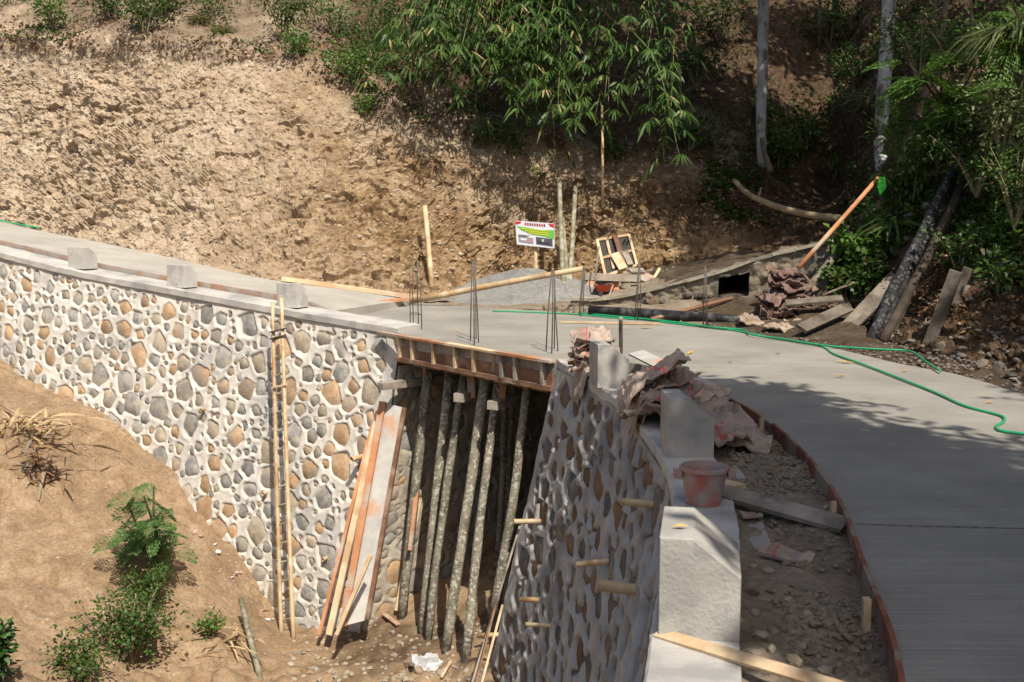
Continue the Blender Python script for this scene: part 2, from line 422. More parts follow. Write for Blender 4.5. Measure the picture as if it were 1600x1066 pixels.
# ------------------------------------------------------------------ hillside: a lofted sheet with chunky rock relief
cols = [  # base, crest, back
    ((-24, 33, 2.6), (-25.5, 36.5, 9.0), (-27, 46, 15)),
    (P(-300, 262, 28.5), P(-300, -20, 31.8), P(-310, -190, 40)),
    (P(-5, 345, 24.0), P(-5, 55, 26.9), P(0, -120, 35)),
    (P(100, 367, 22.3), P(120, 62, 25.4), P(110, -120, 34)),
    (P(213, 391, 20.9), P(240, 60, 24.4), P(220, -130, 33)),
    (P(330, 418, 19.6), P(370, 75, 23.6), P(340, -120, 32)),
    (P(440, 441, 18.7), P(480, 100, 22.9), P(450, -100, 31)),
    (P(560, 457, 18.7), P(570, 150, 22.7), P(560, -80, 30)),
    (P(650, 466, 18.9), P(660, 195, 22.7), P(660, -70, 30)),
    (P(740, 447, 20.6), P(770, 212, 23.6), P(770, -60, 30.5)),
    (P(840, 440, 21.8), P(880, 238, 24.3), P(880, -60, 31)),
    (P(940, 430, 22.2), P(960, 252, 24.6), P(970, -60, 31.5)),
    (P(1040, 405, 21.9), P(1060, 250, 24.6), P(1060, -60, 32)),
    (P(1110, 388, 21.2), P(1130, 260, 24.8), P(1140, -60, 33)),
    (P(1180, 385, 20.6), P(1190, 290, 25.4), P(1205, -60, 34)),
    (P(1245, 384, 19.8), P(1250, 305, 26.0), P(1265, -60, 35)),
    (P(1300, 390, 18.8), P(1300, 300, 26.2), P(1325, -60, 35)),
    (P(1322, 440, 16.6), P(1365, 280, 22.0), P(1395, -60, 31)),
    (P(1345, 510, 14.4), P(1432, 260, 18.0), P(1470, -80, 27)),
    (P(1410, 538, 13.0), P(1505, 270, 15.8), P(1560, -80, 24)),
    (P(1500, 565, 11.6), P(1600, 290, 14.2), P(1680, -80, 21)),
    (P(1590, 596, 10.3), P(1720, 300, 12.8), P(1850, -80, 18.5)),
    ((5.05, 8.2, -.02), (7.4, 9.2, 3.0), (12, 11, 7)),
    ((5.0, 5.0, -.02), (7.4, 5.2, 3.0), (12.5, 5.5, 7)),
    ((4.7, 1.5, -.02), (7.2, 1.0, 3.0), (12, 0, 7)),
    ((3.9, -3.5, -.02), (6.3, -4.8, 3.0), (11, -7, 7)),
]
def build_hill():
    NU, N1, N2 = 1250, 230, 120
    base = [Vector(c[0]) for c in cols]; crest = [Vector(c[1]) for c in cols]; back = [Vector(c[2]) for c in cols]
    far = [b + (b - c).normalized() * 14 + Vector((0, 4, 0)) for b, c in zip(back, crest)]
    # same parameter on all four curves: the base's chord length, stretched where the camera looks
    d = [0]
    for a, b in zip(base, base[1:]): d.append(d[-1] + (b - a).length ** .8)
    d = np.array(d)
    x = np.linspace(0, d[-1], 4000)
    dens = np.interp(x, [d[0], d[1], d[2], d[13], d[17], d[21], d[22], d[-1]], [.15, .4, 1, 1.1, 1.3, 1.7, .5, .15])
    cum = np.concatenate([[0], np.cumsum(dens)]); cum = cum[:-1] / cum[-2]
    ts = np.interp(np.linspace(0, 1, NU), cum, x)
    def along(pts):
        p = npv(pts); out = np.zeros((NU, 3)); m = np.zeros_like(p)
        for k in range(len(p)):
            a, b = max(k - 1, 0), min(k + 1, len(p) - 1); m[k] = (p[b] - p[a]) / (d[b] - d[a])
        j = np.clip(np.searchsorted(d, ts, 'right') - 1, 0, len(p) - 2)
        h = (d[j + 1] - d[j])[:, None]; f = ((ts - d[j])[:, None]) / h; f2, f3 = f * f, f ** 3
        return p[j] * (2 * f3 - 3 * f2 + 1) + m[j] * h * (f3 - 2 * f2 + f) + p[j + 1] * (3 * f2 - 2 * f3) + m[j + 1] * h * (f3 - f2)
    print('spacing', [round(float(np.linalg.norm(along(base)[i+1]-along(base)[i])),3) for i in range(0, NU-1, 80)]) if False else None
    B, C, K, Fa = along(base), along(crest), along(back), along(far)
    rows = []
    for t in np.linspace(-.12, 1, N1):
        q = B + (C - B) * t
        if t < 0: q = B + np.array((0, 0, 1.0)) * t * 5 + (C - B) * t * .2
        else:
            bul = math.sin(t * PI)
            q = q + np.array((0, .25, -.1)) * bul * .6
        rows.append(q)
    for t in np.linspace(0, 1, N2)[1:]:
        tt = t ** 1.3
        e = (K - C) * min(tt * 1.6, 1.0) + (Fa - K) * max(tt * 1.6 - 1, 0) / .6
        rows.append(C + e)
    g = np.stack(rows, 1)
    n = normals_of(g)
    n *= np.sign((n * (np.array((0, 0, 30.0)) - g)).sum(2, keepdims=True) + 1e-9)
    p = g.reshape(-1, 3); nn = n.reshape(-1, 3)
    j = np.tile(np.arange(g.shape[1]), NU) / float(g.shape[1]); i = np.repeat(np.arange(NU), g.shape[1])
    U = np.interp(ts, d, np.arange(len(d)))[i]           # control column of each vertex
    face = np.clip(1 - (j * g.shape[1] - N1 * .72) / (N1 * .25), .18, 1)    # rock on the cut, soft soil above
    rocky = np.clip(.85 + .7 * fbm(p, .35, 3, 5), .45, 1.3) * face
    big = fbm(p, .45, 4, 1) * .28
    f1, e1 = facets(p * np.array((1, 1, 1.5)) + .10 * np.stack([fbm(p, 1.7, 2, 31), fbm(p, 1.7, 2, 32), fbm(p, 1.7, 2, 33)], 1), 2.3, 3, .9)
    f2, e2 = facets(p * np.array((1, 1, 1.4)) + .03 * np.stack([fbm(p, 5, 2, 41), fbm(p, 5, 2, 42), fbm(p, 5, 2, 43)], 1), 6.0, 9, 1.0)
    f3, e3 = facets(p + .015 * np.stack([fbm(p, 9, 2, 51), fbm(p, 9, 2, 52), fbm(p, 9, 2, 53)], 1), 13.0, 19, 1.0)
    disp = big + rocky * (.14 * f1 + .068 * f2 + .026 * f3) + .03 * fbm(p, 9, 4, 8)
    lip = np.exp(-((j * g.shape[1] - N1) / 16.0) ** 2) * np.clip(fbm(p, .8, 3, 77) + .5, 0, 1) * .24    # turf overhang at the crest
    disp = disp + lip
    disp = disp * np.clip((j * g.shape[1] - 6) / 40.0, .15, 1)
    p = p + nn * disp[:, None]
    o = mobj('hillside', p, grid_faces(NU, g.shape[1]), M['hill_soil'], smooth=False, local=False)
    # forest floor (dark humus) takes over in the gully, above the crest and on the right bank
    jj = j * g.shape[1]
    sm = lambda x: np.clip(x * .5 + .5, 0, 1)
    h1 = sm((U - 12.4 - .9 * fbm(p, .6, 4, 62)) / .9) * sm((jj - N1 * .30 - 45 * fbm(p, 1.0, 4, 61)) / 25)
    h2 = sm((U - 14.0 - .7 * fbm(p, .9, 4, 64)) / .6)
    h3 = sm((U - 6.6 - .6 * fbm(p, .6, 4, 65)) / .8) * sm((jj - N1 * .97 - 34 * fbm(p, .9, 4, 63)) / 26)
    h4 = .7 * sm((jj - N1 * 1.02 - 30 * fbm(p, .9, 4, 66)) / 20)
    humus = np.maximum(np.maximum(h1, h2), np.maximum(h3, h4))
    clay = sm((U - 5.6 - 1.3 * fbm(p, .5, 4, 67)) / 1.6) * sm((N1 * .75 - jj + 70 * fbm(p, .7, 4, 68)) / 60)
    at = o.data.attributes.new('clay', 'FLOAT', 'POINT'); at.data.foreach_set('value', clay.astype(np.float32))
    at = o.data.attributes.new('humus', 'FLOAT', 'POINT'); at.data.foreach_set('value', humus.astype(np.float32))
    tag(o, kind='structure')
    return p.reshape(NU, -1, 3), U.reshape(NU, -1), N1, n
HILL, HILLU, HN1, HNOR = build_hill()

# ------------------------------------------------------------------ road slabs, shoulder, fill strip
road_pairs = [((-3.6, -5.5, 0), (1.2, -7.5, 0)), ((-1.4, -2.5, 0), (2.9, -4, 0)), ((-.2, 0, 0), (3.6, -1, 0)), ((.92, 2.4, 0), (4.15, 1.8, 0)),
              (G(1415, 1066), (4.45, 4, 0)), (G(1352, 880), (4.6, 6, 0)), (G(1312, 780), (4.65, 7.9, 0)), (G(1250, 700), G(1597, 615)),
              (G(1190, 650), G(1499, 586)), (G(1140, 622), G(1398, 566)), (G(1060, 583), G(1276, 539)), (G(960, 565), G(1138, 515)),
              (G(869, 562), G(1000, 498)), (G(740, 541), G(870, 488)), (G(628, 522), G(715, 478)), (G(520, 490), G(648, 472))]
def strip(a, b, n, k, wob=0.0, seed=0):
    A, B = npv(catmull(a, n)), npv(catmull(b, n))
    t = np.linspace(0, 1, k)[None, :, None]
    g = A[:, None] * (1 - t) + B[:, None] * t
    return g
def slab(name, inner, outer, mat, thick, n, k, kind='structure'):
    # matched pairs: resample by index so that joints stay put
    m = len(inner)
    def lin(pts):
        pts = npv(pts); x = np.linspace(0, m - 1, n); out = np.zeros((n, 3)); t = np.gradient(pts, axis=0)
        j = np.clip(np.floor(x).astype(int), 0, m - 2); f = (x - j)[:, None]; f2, f3 = f * f, f ** 3
        return pts[j] * (2 * f3 - 3 * f2 + 1) + t[j] * (f3 - 2 * f2 + f) + pts[j + 1] * (3 * f2 - 2 * f3) + t[j + 1] * (f3 - f2)
    A, B = lin(inner), lin(outer)
    t = np.linspace(0, 1, k)[None, :, None]
    g = A[:, None] * (1 - t) + B[:, None] * t
    p = g.reshape(-1, 3).copy()
    p[:, 2] += fbm(p, .8, 3, 90) * .006
    f = [tuple(x) for x in grid_faces(n, k)]
    nv = len(p)
    rim = [i * k for i in range(n)] + [(n - 1) * k + i for i in range(1, k)] + [i * k + k - 1 for i in range(n - 2, -1, -1)] + [i for i in range(k - 2, 0, -1)]
    low = p[rim].copy(); low[:, 2] -= thick
    for a in range(len(rim)):
        b = (a + 1) % len(rim)
        f.append((rim[a], nv + a, nv + b, rim[b]))
    o = mobj(name, np.concatenate([p, low]), f, mat, smooth=False, local=False)
    tag(o, kind=kind)
    return o, A, B
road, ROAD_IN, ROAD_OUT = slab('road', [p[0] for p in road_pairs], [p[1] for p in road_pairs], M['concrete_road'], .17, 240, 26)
jl = [G(1338, 818, .006), G(1440, 822, .006), G(1540, 824, .006), G(1700, 829, .006), G(1900, 836, .006)]
M['joint_dark'] = material('joint_dark', (.06, .058, .052), (.12, .115, .10), 12, .95, .4, 40)
jv, jf = [], []
for k, p in enumerate(catmull(jl, 60)):
    w_ = .004 + .003 * math.sin(k * 2.3) + random.uniform(-.001, .002); jv += [p + Vector((0, -w_, 0)), p + Vector((0, w_, 0))]
    if k: jf.append((2 * k - 2, 2 * k, 2 * k + 1, 2 * k - 1))
mobj('joint_line', jv, jf, M['joint_dark'], road)
# the finished left slab climbing away along the far wall
sL = np.linspace(0, FWALL.L * .915, 9)
lin_in = [Vector(x) for x in offset_line(FWALL, sL, .50, .175)]
lin_out = [P(-190, 300, 27.0), P(0, 346, 23.8), P(100, 368, 22.2), P(190, 386, 21.0), P(290, 408, 19.9), P(400, 433, 18.9), P(490, 446, 18.6), P(570, 457, 18.5), P(640, 468, 18.4)]
lin_in[-1] = P(522, 485.5, 15.75)
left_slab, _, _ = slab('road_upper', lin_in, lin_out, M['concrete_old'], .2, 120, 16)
# soil between the road's outer edge and the foot of the hill
def build_shoulder():
    outer = [Vector(x) for x in ROAD_OUT[30:]]
    foot = [Vector(c[0]) for c in cols][::-1]
    foot = foot[:foot.index(Vector(cols[8][0])) + 1]
    a = [o - Vector((0, 0, .0)) for o in catmull(outer, 200)]
    b = catmull(foot, 200)
    g = []
    for x, y in zip(a, b):
        d = (y - x); d.z = 0
        dn = d.normalized() if d.length > 1e-3 else Vector((0, 1, 0))
        x2, y2 = x - dn * .35 - Vector((0, 0, .07)), y + dn * .7
        g.append([x2 + (y2 - x2) * t for t in np.linspace(0, 1, 60)])
    p = np.array([[tuple(q) for q in r] for r in g]).reshape(-1, 3)
    t = np.tile(np.linspace(0, 1, 60), 200)
    p[:, 2] += (fbm(p, 1.4, 4, 3) * .05 + fbm(p, 6, 3, 4) * .02) * np.clip(t * 6 - .6, 0, 1) - .02
    o = mobj('shoulder_ground', p, grid_faces(200, 60), None, smooth=True, local=False, mats=[M['dark_soil'], M['fill_soil']])
    c = p.reshape(200, 60, 3)[:-1, :-1].reshape(-1, 3)
    k = ((c[:, 0] < 2.6 + .5 * fbm(c, .9, 3, 14)) ).astype(np.int32)
    o.data.polygons.foreach_set('material_index', k)
    tag(o, kind='structure')
build_shoulder()
def build_fill():
    s = np.linspace(0, NWALL.L, 200)
    A = offset_line(NWALL, s, .30)
    R = npv(catmull([Vector(x) for x in ROAD_IN[:200]], 900))
    B = np.array([R[np.argmin(((R[:, :2] - (a[:2] - NWALL.nor(q)[:2] * .7)) ** 2).sum(1))] for a, q in zip(A, s)])
    k = 46
    t = np.linspace(-.05, 1.12, k)[None, :, None]
    g = A[:, None] * (1 - t) + B[:, None] * t
    p = g.reshape(-1, 3); tt = np.tile(t.reshape(-1), 200)
    p[:, 2] = -.085 + fbm(p, 2.2, 4, 6) * .035 + fbm(p, 9, 3, 7) * .018 + .05 * np.clip(.35 - tt, 0, 1) - np.clip(tt - 1, 0, 1) * .3
    o = mobj('fill_strip', p, grid_faces(200, k), M['fill_soil'], smooth=True, local=False)
    tag(o, kind='structure'); return p
FILL = build_fill()
def fill_z(x, y):
    k = np.argmin((FILL[:, 0] - x) ** 2 + (FILL[:, 1] - y) ** 2); return FILL[k, 2]

# ------------------------------------------------------------------ ravine ground
def build_ravine():
    C = [P(-150, 520, 18.2), P(0, 580, 16.9), P(110, 640, 16.4), P(200, 692, 16.0), P(300, 792, 15.3), P(370, 870, 14.8), P(430, 950, 14.35), P(490, 1000, 13.8),
         P(575, 968, 13.7), P(630, 972, 13.5), P(668, 995, 13.0), P(725, 1032, 12.2), P(700, 1070, 11.6), P(640, 1066, 11.9), P(760, 1090, 11.0),
         P(0, 700, 14.6), P(0, 850, 12.8), P(0, 1066, 10.2), P(120, 760, 14.6), P(120, 900, 12.8), P(120, 1066, 10.9), P(250, 850, 14.0), P(250, 960, 12.8), P(250, 1066, 11.6),
         P(380, 980, 13.2), P(380, 1066, 12.2), P(500, 1066, 12.3), P(580, 1020, 12.9),
         P(-200, 800, 13), P(-200, 1066, 10), (-9, 6, -3.6), (-5, 6, -4.8), (-2, 6, -5.2), (-1, 8.5, -4.2), (0, 3, -5), (-9, 2, -5), (-4, 1, -6), (-14, 10, -1.6), (-14, 16, .2),
         (1.0, 10.5, -3.7), (2.2, 6, -4.8), (-.2, 14.4, -3.15), (1.6, 13.4, -3.1), (1.3, 16, -2.7), (3.4, 15.6, -2.5), (3.2, 12, -3.3)]
    C = npv([Vector(c) for c in C]); xy, z = C[:, :2], C[:, 2]
    def U(r2): return np.where(r2 > 0, r2 * np.log(np.maximum(r2, 1e-12)), 0) * .5
    n = len(C)
    D = ((xy[:, None] - xy[None]) ** 2).sum(2)
    A = np.zeros((n + 3, n + 3)); A[:n, :n] = U(D) + np.eye(n) * .15; A[:n, n] = 1; A[:n, n + 1:] = xy; A[n, :n] = 1; A[n + 1:, :n] = xy.T
    w = np.linalg.solve(A, np.concatenate([z, [0, 0, 0]]))
    def height(q):
        return U(((q[:, None] - xy[None]) ** 2).sum(2)) @ w[:n] + w[n] + q @ w[n + 1:]
    nx, ny = 340, 330
    gx, gy = np.meshgrid(np.linspace(-15, 4.6, nx), np.linspace(1.0, 19.5, ny), indexing='ij')
    q = np.stack([gx.ravel(), gy.ravel()], 1)
    h = np.concatenate([height(c) for c in np.array_split(q, 12)])
    p = np.stack([q[:, 0], q[:, 1], h], 1)
    p[:, 2] += fbm(p, .9, 4, 21) * .14 + fbm(p, 4.5, 4, 22) * .05
    f1, _ = facets(p, 3.0, 71, .8)
    p[:, 2] += np.clip(fbm(p, .6, 3, 24) + .1, 0, 1) * f1 * .2
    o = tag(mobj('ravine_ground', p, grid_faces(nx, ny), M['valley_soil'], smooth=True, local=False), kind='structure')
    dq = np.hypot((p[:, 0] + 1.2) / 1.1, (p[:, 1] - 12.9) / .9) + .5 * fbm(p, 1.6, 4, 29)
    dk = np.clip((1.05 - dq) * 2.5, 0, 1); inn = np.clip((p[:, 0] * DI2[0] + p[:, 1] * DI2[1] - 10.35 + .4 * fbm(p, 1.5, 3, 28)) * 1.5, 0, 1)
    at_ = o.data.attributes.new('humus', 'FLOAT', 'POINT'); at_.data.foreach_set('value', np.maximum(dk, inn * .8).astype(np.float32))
    P2 = p.reshape(nx, ny, 3)
    def at(x, y):
        i = min(max((x + 15) / 19.6 * (nx - 1), 0), nx - 2); j = min(max((y - 1) / 18.5 * (ny - 1), 0), ny - 2)
        a, b = int(i), int(j); f, g = i - a, j - b
        return float(P2[a, b, 2] * (1 - f) * (1 - g) + P2[a + 1, b, 2] * f * (1 - g) + P2[a, b + 1, 2] * (1 - f) * g + P2[a + 1, b + 1, 2] * f * g)
    return at
DI2 = (.78, .62)
ravine_z = build_ravine()
def ravine_pix(u, v, d0=9.0, d1=17.5):
    """where the ray of pixel (u, v) meets the ravine ground"""
    r = ray(u, v); prev = None
    for k in range(600):
        y = d0 + (d1 - d0) * k / 599; q = r * (y / r.y) + Vector((0, 0, CAM_Z))
        if q.z < ravine_z(q.x, q.y): return Vector((q.x, q.y, ravine_z(q.x, q.y)))
    return r * (d1 / r.y) + Vector((0, 0, CAM_Z))
def hill_pix(u, v):
    """the hillside vertex seen at pixel (u, v), nearest to the camera"""
    q = HILL[::2, ::2].reshape(-1, 3) - np.array((0, 0, CAM_Z)); w = q @ np.array(_Fw)
    w = np.where(w > .5, w, 1e6)
    U = 800 + F_PX * q[:, 0] / w; V = 533 - F_PX * (q @ np.array(_Up)) / w
    e = np.hypot(U - u, V - v); ok = np.where(e < 7)[0]
    k = ok[np.argmin(w[ok])] if len(ok) else np.argmin(e)
    return Vector(q[k]) + Vector((0, 0, CAM_Z))

# ------------------------------------------------------------------ masonry retaining walls
def build_masonry(wall, name, label, cat, s0, s1, h0, h1, res, mortar, recess, seedv, end_smooth, sizes, weights, asp=1.0, mats=None):
    rng = random.Random(seedv)
    stones = []
    cell = {}
    def ok(s, h, r):
        for a in range(int((s - .5) / .5) - 0, int((s + .5) / .5) + 1):
            for b in range(int((h - .5) / .5), int((h + .5) / .5) + 1):
                for (x, y, q) in cell.get((a, b), ()):
                    if (x - s) ** 2 + (y - h) ** 2 < (q + r + GAP) ** 2: return False
        return True
    area = (s1 - s0) * (h1 - h0)
    for lo, hi, tries, GAP in sizes:
        for _ in range(int(tries * area)):
            s, h, r = rng.uniform(s0 + end_smooth[0], s1 - end_smooth[1]), rng.uniform(h0 + .05, h1), rng.uniform(lo, hi)
            if s - r * asp < s0 + end_smooth[0] or s + r * asp > s1 - end_smooth[1] or h - r < h0 + .035: continue
            if ok(s / asp, h, r):
                cell.setdefault((int(s / asp / .5), int(h / .5)), []).append((s / asp, h, r)); stones.append((s, h, r))
    ns, nh = int((s1 - s0) / res), int((h1 - h0) / res)
    ss, hh = np.meshgrid(np.linspace(s0, s1, ns), np.linspace(h0, h1, nh), indexing='ij')
    pp = np.stack([ss.ravel(), hh.ravel(), 0 * ss.ravel() + seedv], 1)
    out = (fbm(pp, 1.3, 3, seedv) * .015 + fbm(pp, 9, 4, seedv + 1) * (.006 if asp == 1 else .004)).reshape(ns, nh)
    shapes = []
    for (s, h, r) in stones:
        nk = rng.randint(4, 6); t0 = rng.uniform(0, 2 * PI)
        hp = [(t0 + 2 * PI * (q + rng.uniform(-.28, .28)) / nk, rng.uniform(.74, 1.12)) for q in range(nk)]
        def rad(th, r=r * (1.12 if asp > 1 else 1.05), hp=hp):
            acc = 0                                       # a polygon with rounded corners
            for a_, d_ in hp: acc = acc + np.clip(np.cos(th - a_) / d_, 0, None) ** 14
            return r * np.minimum(np.maximum(acc, 1e-6) ** (-1 / 14.0), 1.25)
        shapes.append(rad)
        R = r * 1.5
        i0, i1 = np.searchsorted(ss[:, 0], [s - R * asp, s + R * asp]); j0, j1 = np.searchsorted(hh[0], [h - R, h + R])
        ds, dh = (ss[i0:i1, j0:j1] - s) / asp, hh[i0:i1, j0:j1] - h
        rr, th = np.hypot(ds, dh), np.arctan2(dh, ds)
        e = (rad(th) - rr)                                   # >0 inside the stone
        k = np.clip(e / .03 + .25, 0, 1); k = k * k * (3 - 2 * k)
        lipk = np.exp(-((e + .025) / .022) ** 2) * .006
        out[i0:i1, j0:j1] += -recess * k + lipk
    g = wall.at(ss, hh, out)
    root = empty(name, wall.at(s0, h1).tolist(), label, cat); root['kind'] = 'thing'
    p = g.reshape(-1, 3)
    f = [tuple(x) for x in grid_faces(ns, nh)]
    # body behind the face: top, both ends
    nv = len(p); bk = []
    edge = [i * nh for i in range(ns)]
    eL = [j for j in range(nh)]; eR = [(ns - 1) * nh + j for j in range(nh)]
    for E in (edge, eL, eR):
        a0 = nv + len(bk)
        for q in E:
            i, j = q // nh, q % nh
            x = p[q] - wall.nor(ss[i, j]) * (.5 + (.22 * hh[i, j])); bk.append(x)
        for a in range(len(E) - 1): f.append((E[a], E[a + 1], a0 + a + 1, a0 + a))
    mobj('mortar', np.concatenate([p, np.array(bk)]), f, mortar, root, smooth=True)
    # stones
    made = []
    K = 12
    tmpl = [(k, (k + 1) % K, K + (k + 1) % K, K + k) for k in range(K)] + [(K + k, K + (k + 1) % K, 2 * K) for k in range(K)]
    vis = []
    for (s, h, r), rad in zip(stones, shapes):
        c = wall.at(s, h); u, v = pix(c)
        vis.append((0 if (-20 < u < 1620 and -20 < v < 1090) else 1, -r, s, h, r, rad))
    vis.sort(key=lambda x: (x[0], x[1]))
    rest_v, rest_f, rest_m = [], [], []
    mats = mats or [M['stone_orange'], M['stone_grey'], M['stone_tan']]
    for idx, (_, _, s, h, r, rad) in enumerate(vis):
        th = np.arange(K) * 2 * PI / K
        ro = rad(th) * 1.03 + .004
        tilt = (rng.uniform(-.06, .06), rng.uniform(-.05, .12))
        d0 = -recess * .40
        def pt(a, b, o): return wall.at(s + a * asp, h + b, o + tilt[0] * a - tilt[1] * b)
        vs = [pt(ro[k] * math.cos(th[k]), ro[k] * math.sin(th[k]), -recess * .98) for k in range(K)]
        q = rng.uniform(.78, .88)
        vs += [pt(ro[k] * q * math.cos(th[k] + .1) , ro[k] * q * math.sin(th[k] + .1), d0 + rng.uniform(-.008, .010)) for k in range(K)]
        vs.append(pt(rng.uniform(-.2, .2) * r, rng.uniform(-.2, .2) * r, d0 + rng.uniform(.004, .018)))
        mi = rng.choices((0, 1, 2), weights)[0]
        if idx < 300:
            mobj('stone', npv(vs), tmpl, mats[mi], root, smooth=True)
        else:
            n = len(rest_v); rest_v += vs; rest_f += [tuple(x + n for x in t) for t in tmpl]; rest_m += [mi] * len(tmpl)
    if rest_v:
        o = mobj('small_stones', npv(rest_v), rest_f, None, root, smooth=True, mats=mats, fmat=rest_m); o['kind'] = 'stuff'
    return root
SZ = [(.125, .175, 6, .019), (.08, .12, 85, .017), (.05, .08, 160, .015), (.03, .05, 110, .013)]
SZn = [(.105, .14, 9, .019), (.07, .10, 110, .016), (.045, .07, 120, .015)]
fwall = build_masonry(FWALL, 'retaining_wall', 'long white mortared stone retaining wall below the upper road, ladder leaning on it', 'retaining wall',
                      0.0, FWALL.L, .0, 4.9, .02, M['mortar'], .032, 101, (0, .16), SZ, (.29, .43, .28))
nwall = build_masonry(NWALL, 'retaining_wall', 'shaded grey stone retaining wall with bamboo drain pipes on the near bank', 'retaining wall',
                      5.3, NWALL.L, .085, 5.2, .0165, M['mortar_grey'], .056, 202, (0, .06), SZn, (.36, .46, .18), 1.7, [M['stone_brown_shaded'], M['stone_grey_shaded'], M['stone_tan_shaded']])  # stone colours here carry the wall's shade
# concrete caps
def ribbon_cap(wall, s0, s1, n, prof, mat, parent, wobble=.004):
    """prof: (offset behind the face, z) polygon swept along the wall top"""
    vs, f = [], []; k = len(prof)
    for i, s in enumerate(np.linspace(s0, s1, n)):
        c, nn = wall.top(s), wall.nor(s)
        for (o, z) in prof:
            vs.append(Vector(c - nn * o) + Vector((0, 0, z)) + Vector([random.uniform(-wobble, wobble) for _ in range(3)]))
    for i in range(n - 1):
        for a in range(k):
            b = (a + 1) % k; f.append((i * k + a, (i + 1) * k + a, (i + 1) * k + b, i * k + b))
    f.append(tuple(range(k))); f.append(tuple((n - 1) * k + a for a in range(k))[::-1])
    return mobj('cap', vs, f, mat, parent)
ribbon_cap(FWALL, 0, FWALL.L + 0, 90, [(-.045, .0), (-.045, .085), (-.03, .10), (.40, .11), (.40, -.02)], M['cap_concrete'], fwall)
ribbon_cap(NWALL, 2.0, NWALL.L - .02, 160, [(-.012, -.11), (-.012, -.012), (0, .0), (.33, .0), (.335, -.25)], M['cap_concrete'], nwall)

# ------------------------------------------------------------------ culvert under the deck
E0, E1 = G(628, 522), G(869, 562)
DT = (E1 - E0); DT.z = 0; DLEN = DT.length; DT.normalize()
DI = Vector((-DT.y, DT.x, 0))                       # into the culvert, away from the camera
class FlatWall(Wall):
    def __init__(w, c0, along, face, lean, L):
        w.c0, w.a, w.n0, w.lean, w.L = np.array(c0), np.array(along), np.array(face), np.array(lean), L
    def nor(w, s): s = np.asarray(s, float); return np.broadcast_to(w.n0, s.shape + (3,)).copy()
    def top(w, s): s = np.asarray(s, float); return w.c0 + s[..., None] * w.a
    def at(w, s, h, out=0.0):
        s = np.asarray(s, float); h = np.asarray(h, float)
        p = w.top(s) + h[..., None] * w.lean + (np.asarray(out, float) + 0 * h)[..., None] * w.n0
        p[..., 2] -= h; return p
fwN = Vector(FWALL.nor(FWALL.L)); nwN = Vector(NWALL.nor(NWALL.L))
c0 = Vector(FWALL.top(FWALL.L)) + DI * .01
M['abut_mortar'] = material('abut_mortar', (.30, .26, .20), (.44, .39, .31), 3, .95, .6, 25, c3=(.22, .19, .15), s3=1.6, world=True)
LAB = FlatWall(c0 - Vector((0, 0, .0)), DI, DT, fwN * .22, 4.6)
lab = build_masonry(LAB, 'abutment_wall', 'rough tan stone side wall of the culvert behind the props', 'abutment', .03, 4.6, .40, 4.4, .03, M['abut_mortar'], .03, 303, (.02, 0),
                    [(.11, .17, 16, .012), (.07, .11, 60, .01), (.04, .07, 60, .01)], (.2, .45, .35))
rb = MB()
r0 = Vector(NWALL.top(NWALL.L)) + DI * .05 + DT * .05
for k in range(5):
    a = r0 + nwN * (.22 * k * .9) - Vector((0, 0, .40 + k * .9)); b = a + DI * 4.4
    rb.box((a + b) / 2 + DT * .45 - Vector((0, 0, .45)), (4.4, 1.0, .9), Matrix((DI, -DT, Vector((0, 0, 1)))).transposed(), .012)
rab = rb.build('abutment_wall', M['abut_mortar'])
tag(rab, 'shadowed culvert side wall joined to the end of the grey stone wall', 'abutment'); rab['kind'] = 'thing'
bb = MB(); cb = c0 + DI * 4.75 + DT * (DLEN / 2)  # unseen backing added at the culvert's end to keep sky light out
bb.box(cb - Vector((0, 0, 2.2)), (DLEN + 2.4, .4, 4.0), Matrix((DT, DI, Vector((0, 0, 1)))).transposed(), .03)
o = tag(bb.build('sky_blocker', M['abut_mortar']), 'unseen wall added deep inside the culvert to block sky light', 'sky_blocker'); o['kind'] = 'thing'
# wet lumps of mortar where the left corner was patched
# ------------------------------------------------------------------ deck formwork
def FP(t, out, z): return E0 + DT * t - DI * out + Vector((0, 0, z))
df = empty('deck_formwork', FP(DLEN / 2, 0, -.4), 'red brown timber formwork with pale studs along the deck edge above the props', 'formwork')
def bpart(name, a, b, w, t, mat, parent, up=(0, 0, 1), jit=.003):
    return MB().beam(a, b, w, t, up, jit).build(name, mat, parent)
nb = 5
for k in range(3):
    a, b = DLEN * k / 3, DLEN * (k + 1) / 3 - .012
    bpart('upper_board', FP(a, .03, -.085), FP(b, .03, -.085), .13, .022, M['wood_grey'], df, tuple(-DI))
    bpart('lower_board', FP(a, .034, -.225), FP(b, .034, -.225), .145, .024, M['wood_red'], df, tuple(-DI))
bpart('bottom_rail', FP(-.05, .05, -.315), FP(DLEN + .02, .05, -.315), .09, .05, M['wood_red'], df)
for a, b, m in ((-.42, DLEN * .36, 'wood_orange'), (DLEN * .36, DLEN * .70, 'wood_pale'), (DLEN * .68, DLEN * .88, 'wood_orange'), (DLEN * .86, DLEN + .03, 'wood_orange')):
    bpart('top_rail', FP(a, .075, -.012), FP(b, .075, -.012), .10, .028, M[m], df)
for t in (.02, .115, .27, .42, .545, .72, .80, .955):
    w = .055 if t not in (.72,) else .07
    bpart('stud', FP(DLEN * t, .072, -.03), FP(DLEN * t + .01, .072, -.30), .045, w, M['wood_pale' if t < .6 else 'wood_grey'], df, tuple(-DI))
for k in range(9):
    a = DLEN * (k + .06) / 9 - .1
    bpart('soffit_board', FP(a, .02, -.37) + DT * .16, FP(a, -4.2, -.37) + DT * .16, .30, .02, M['wood_red'], df)
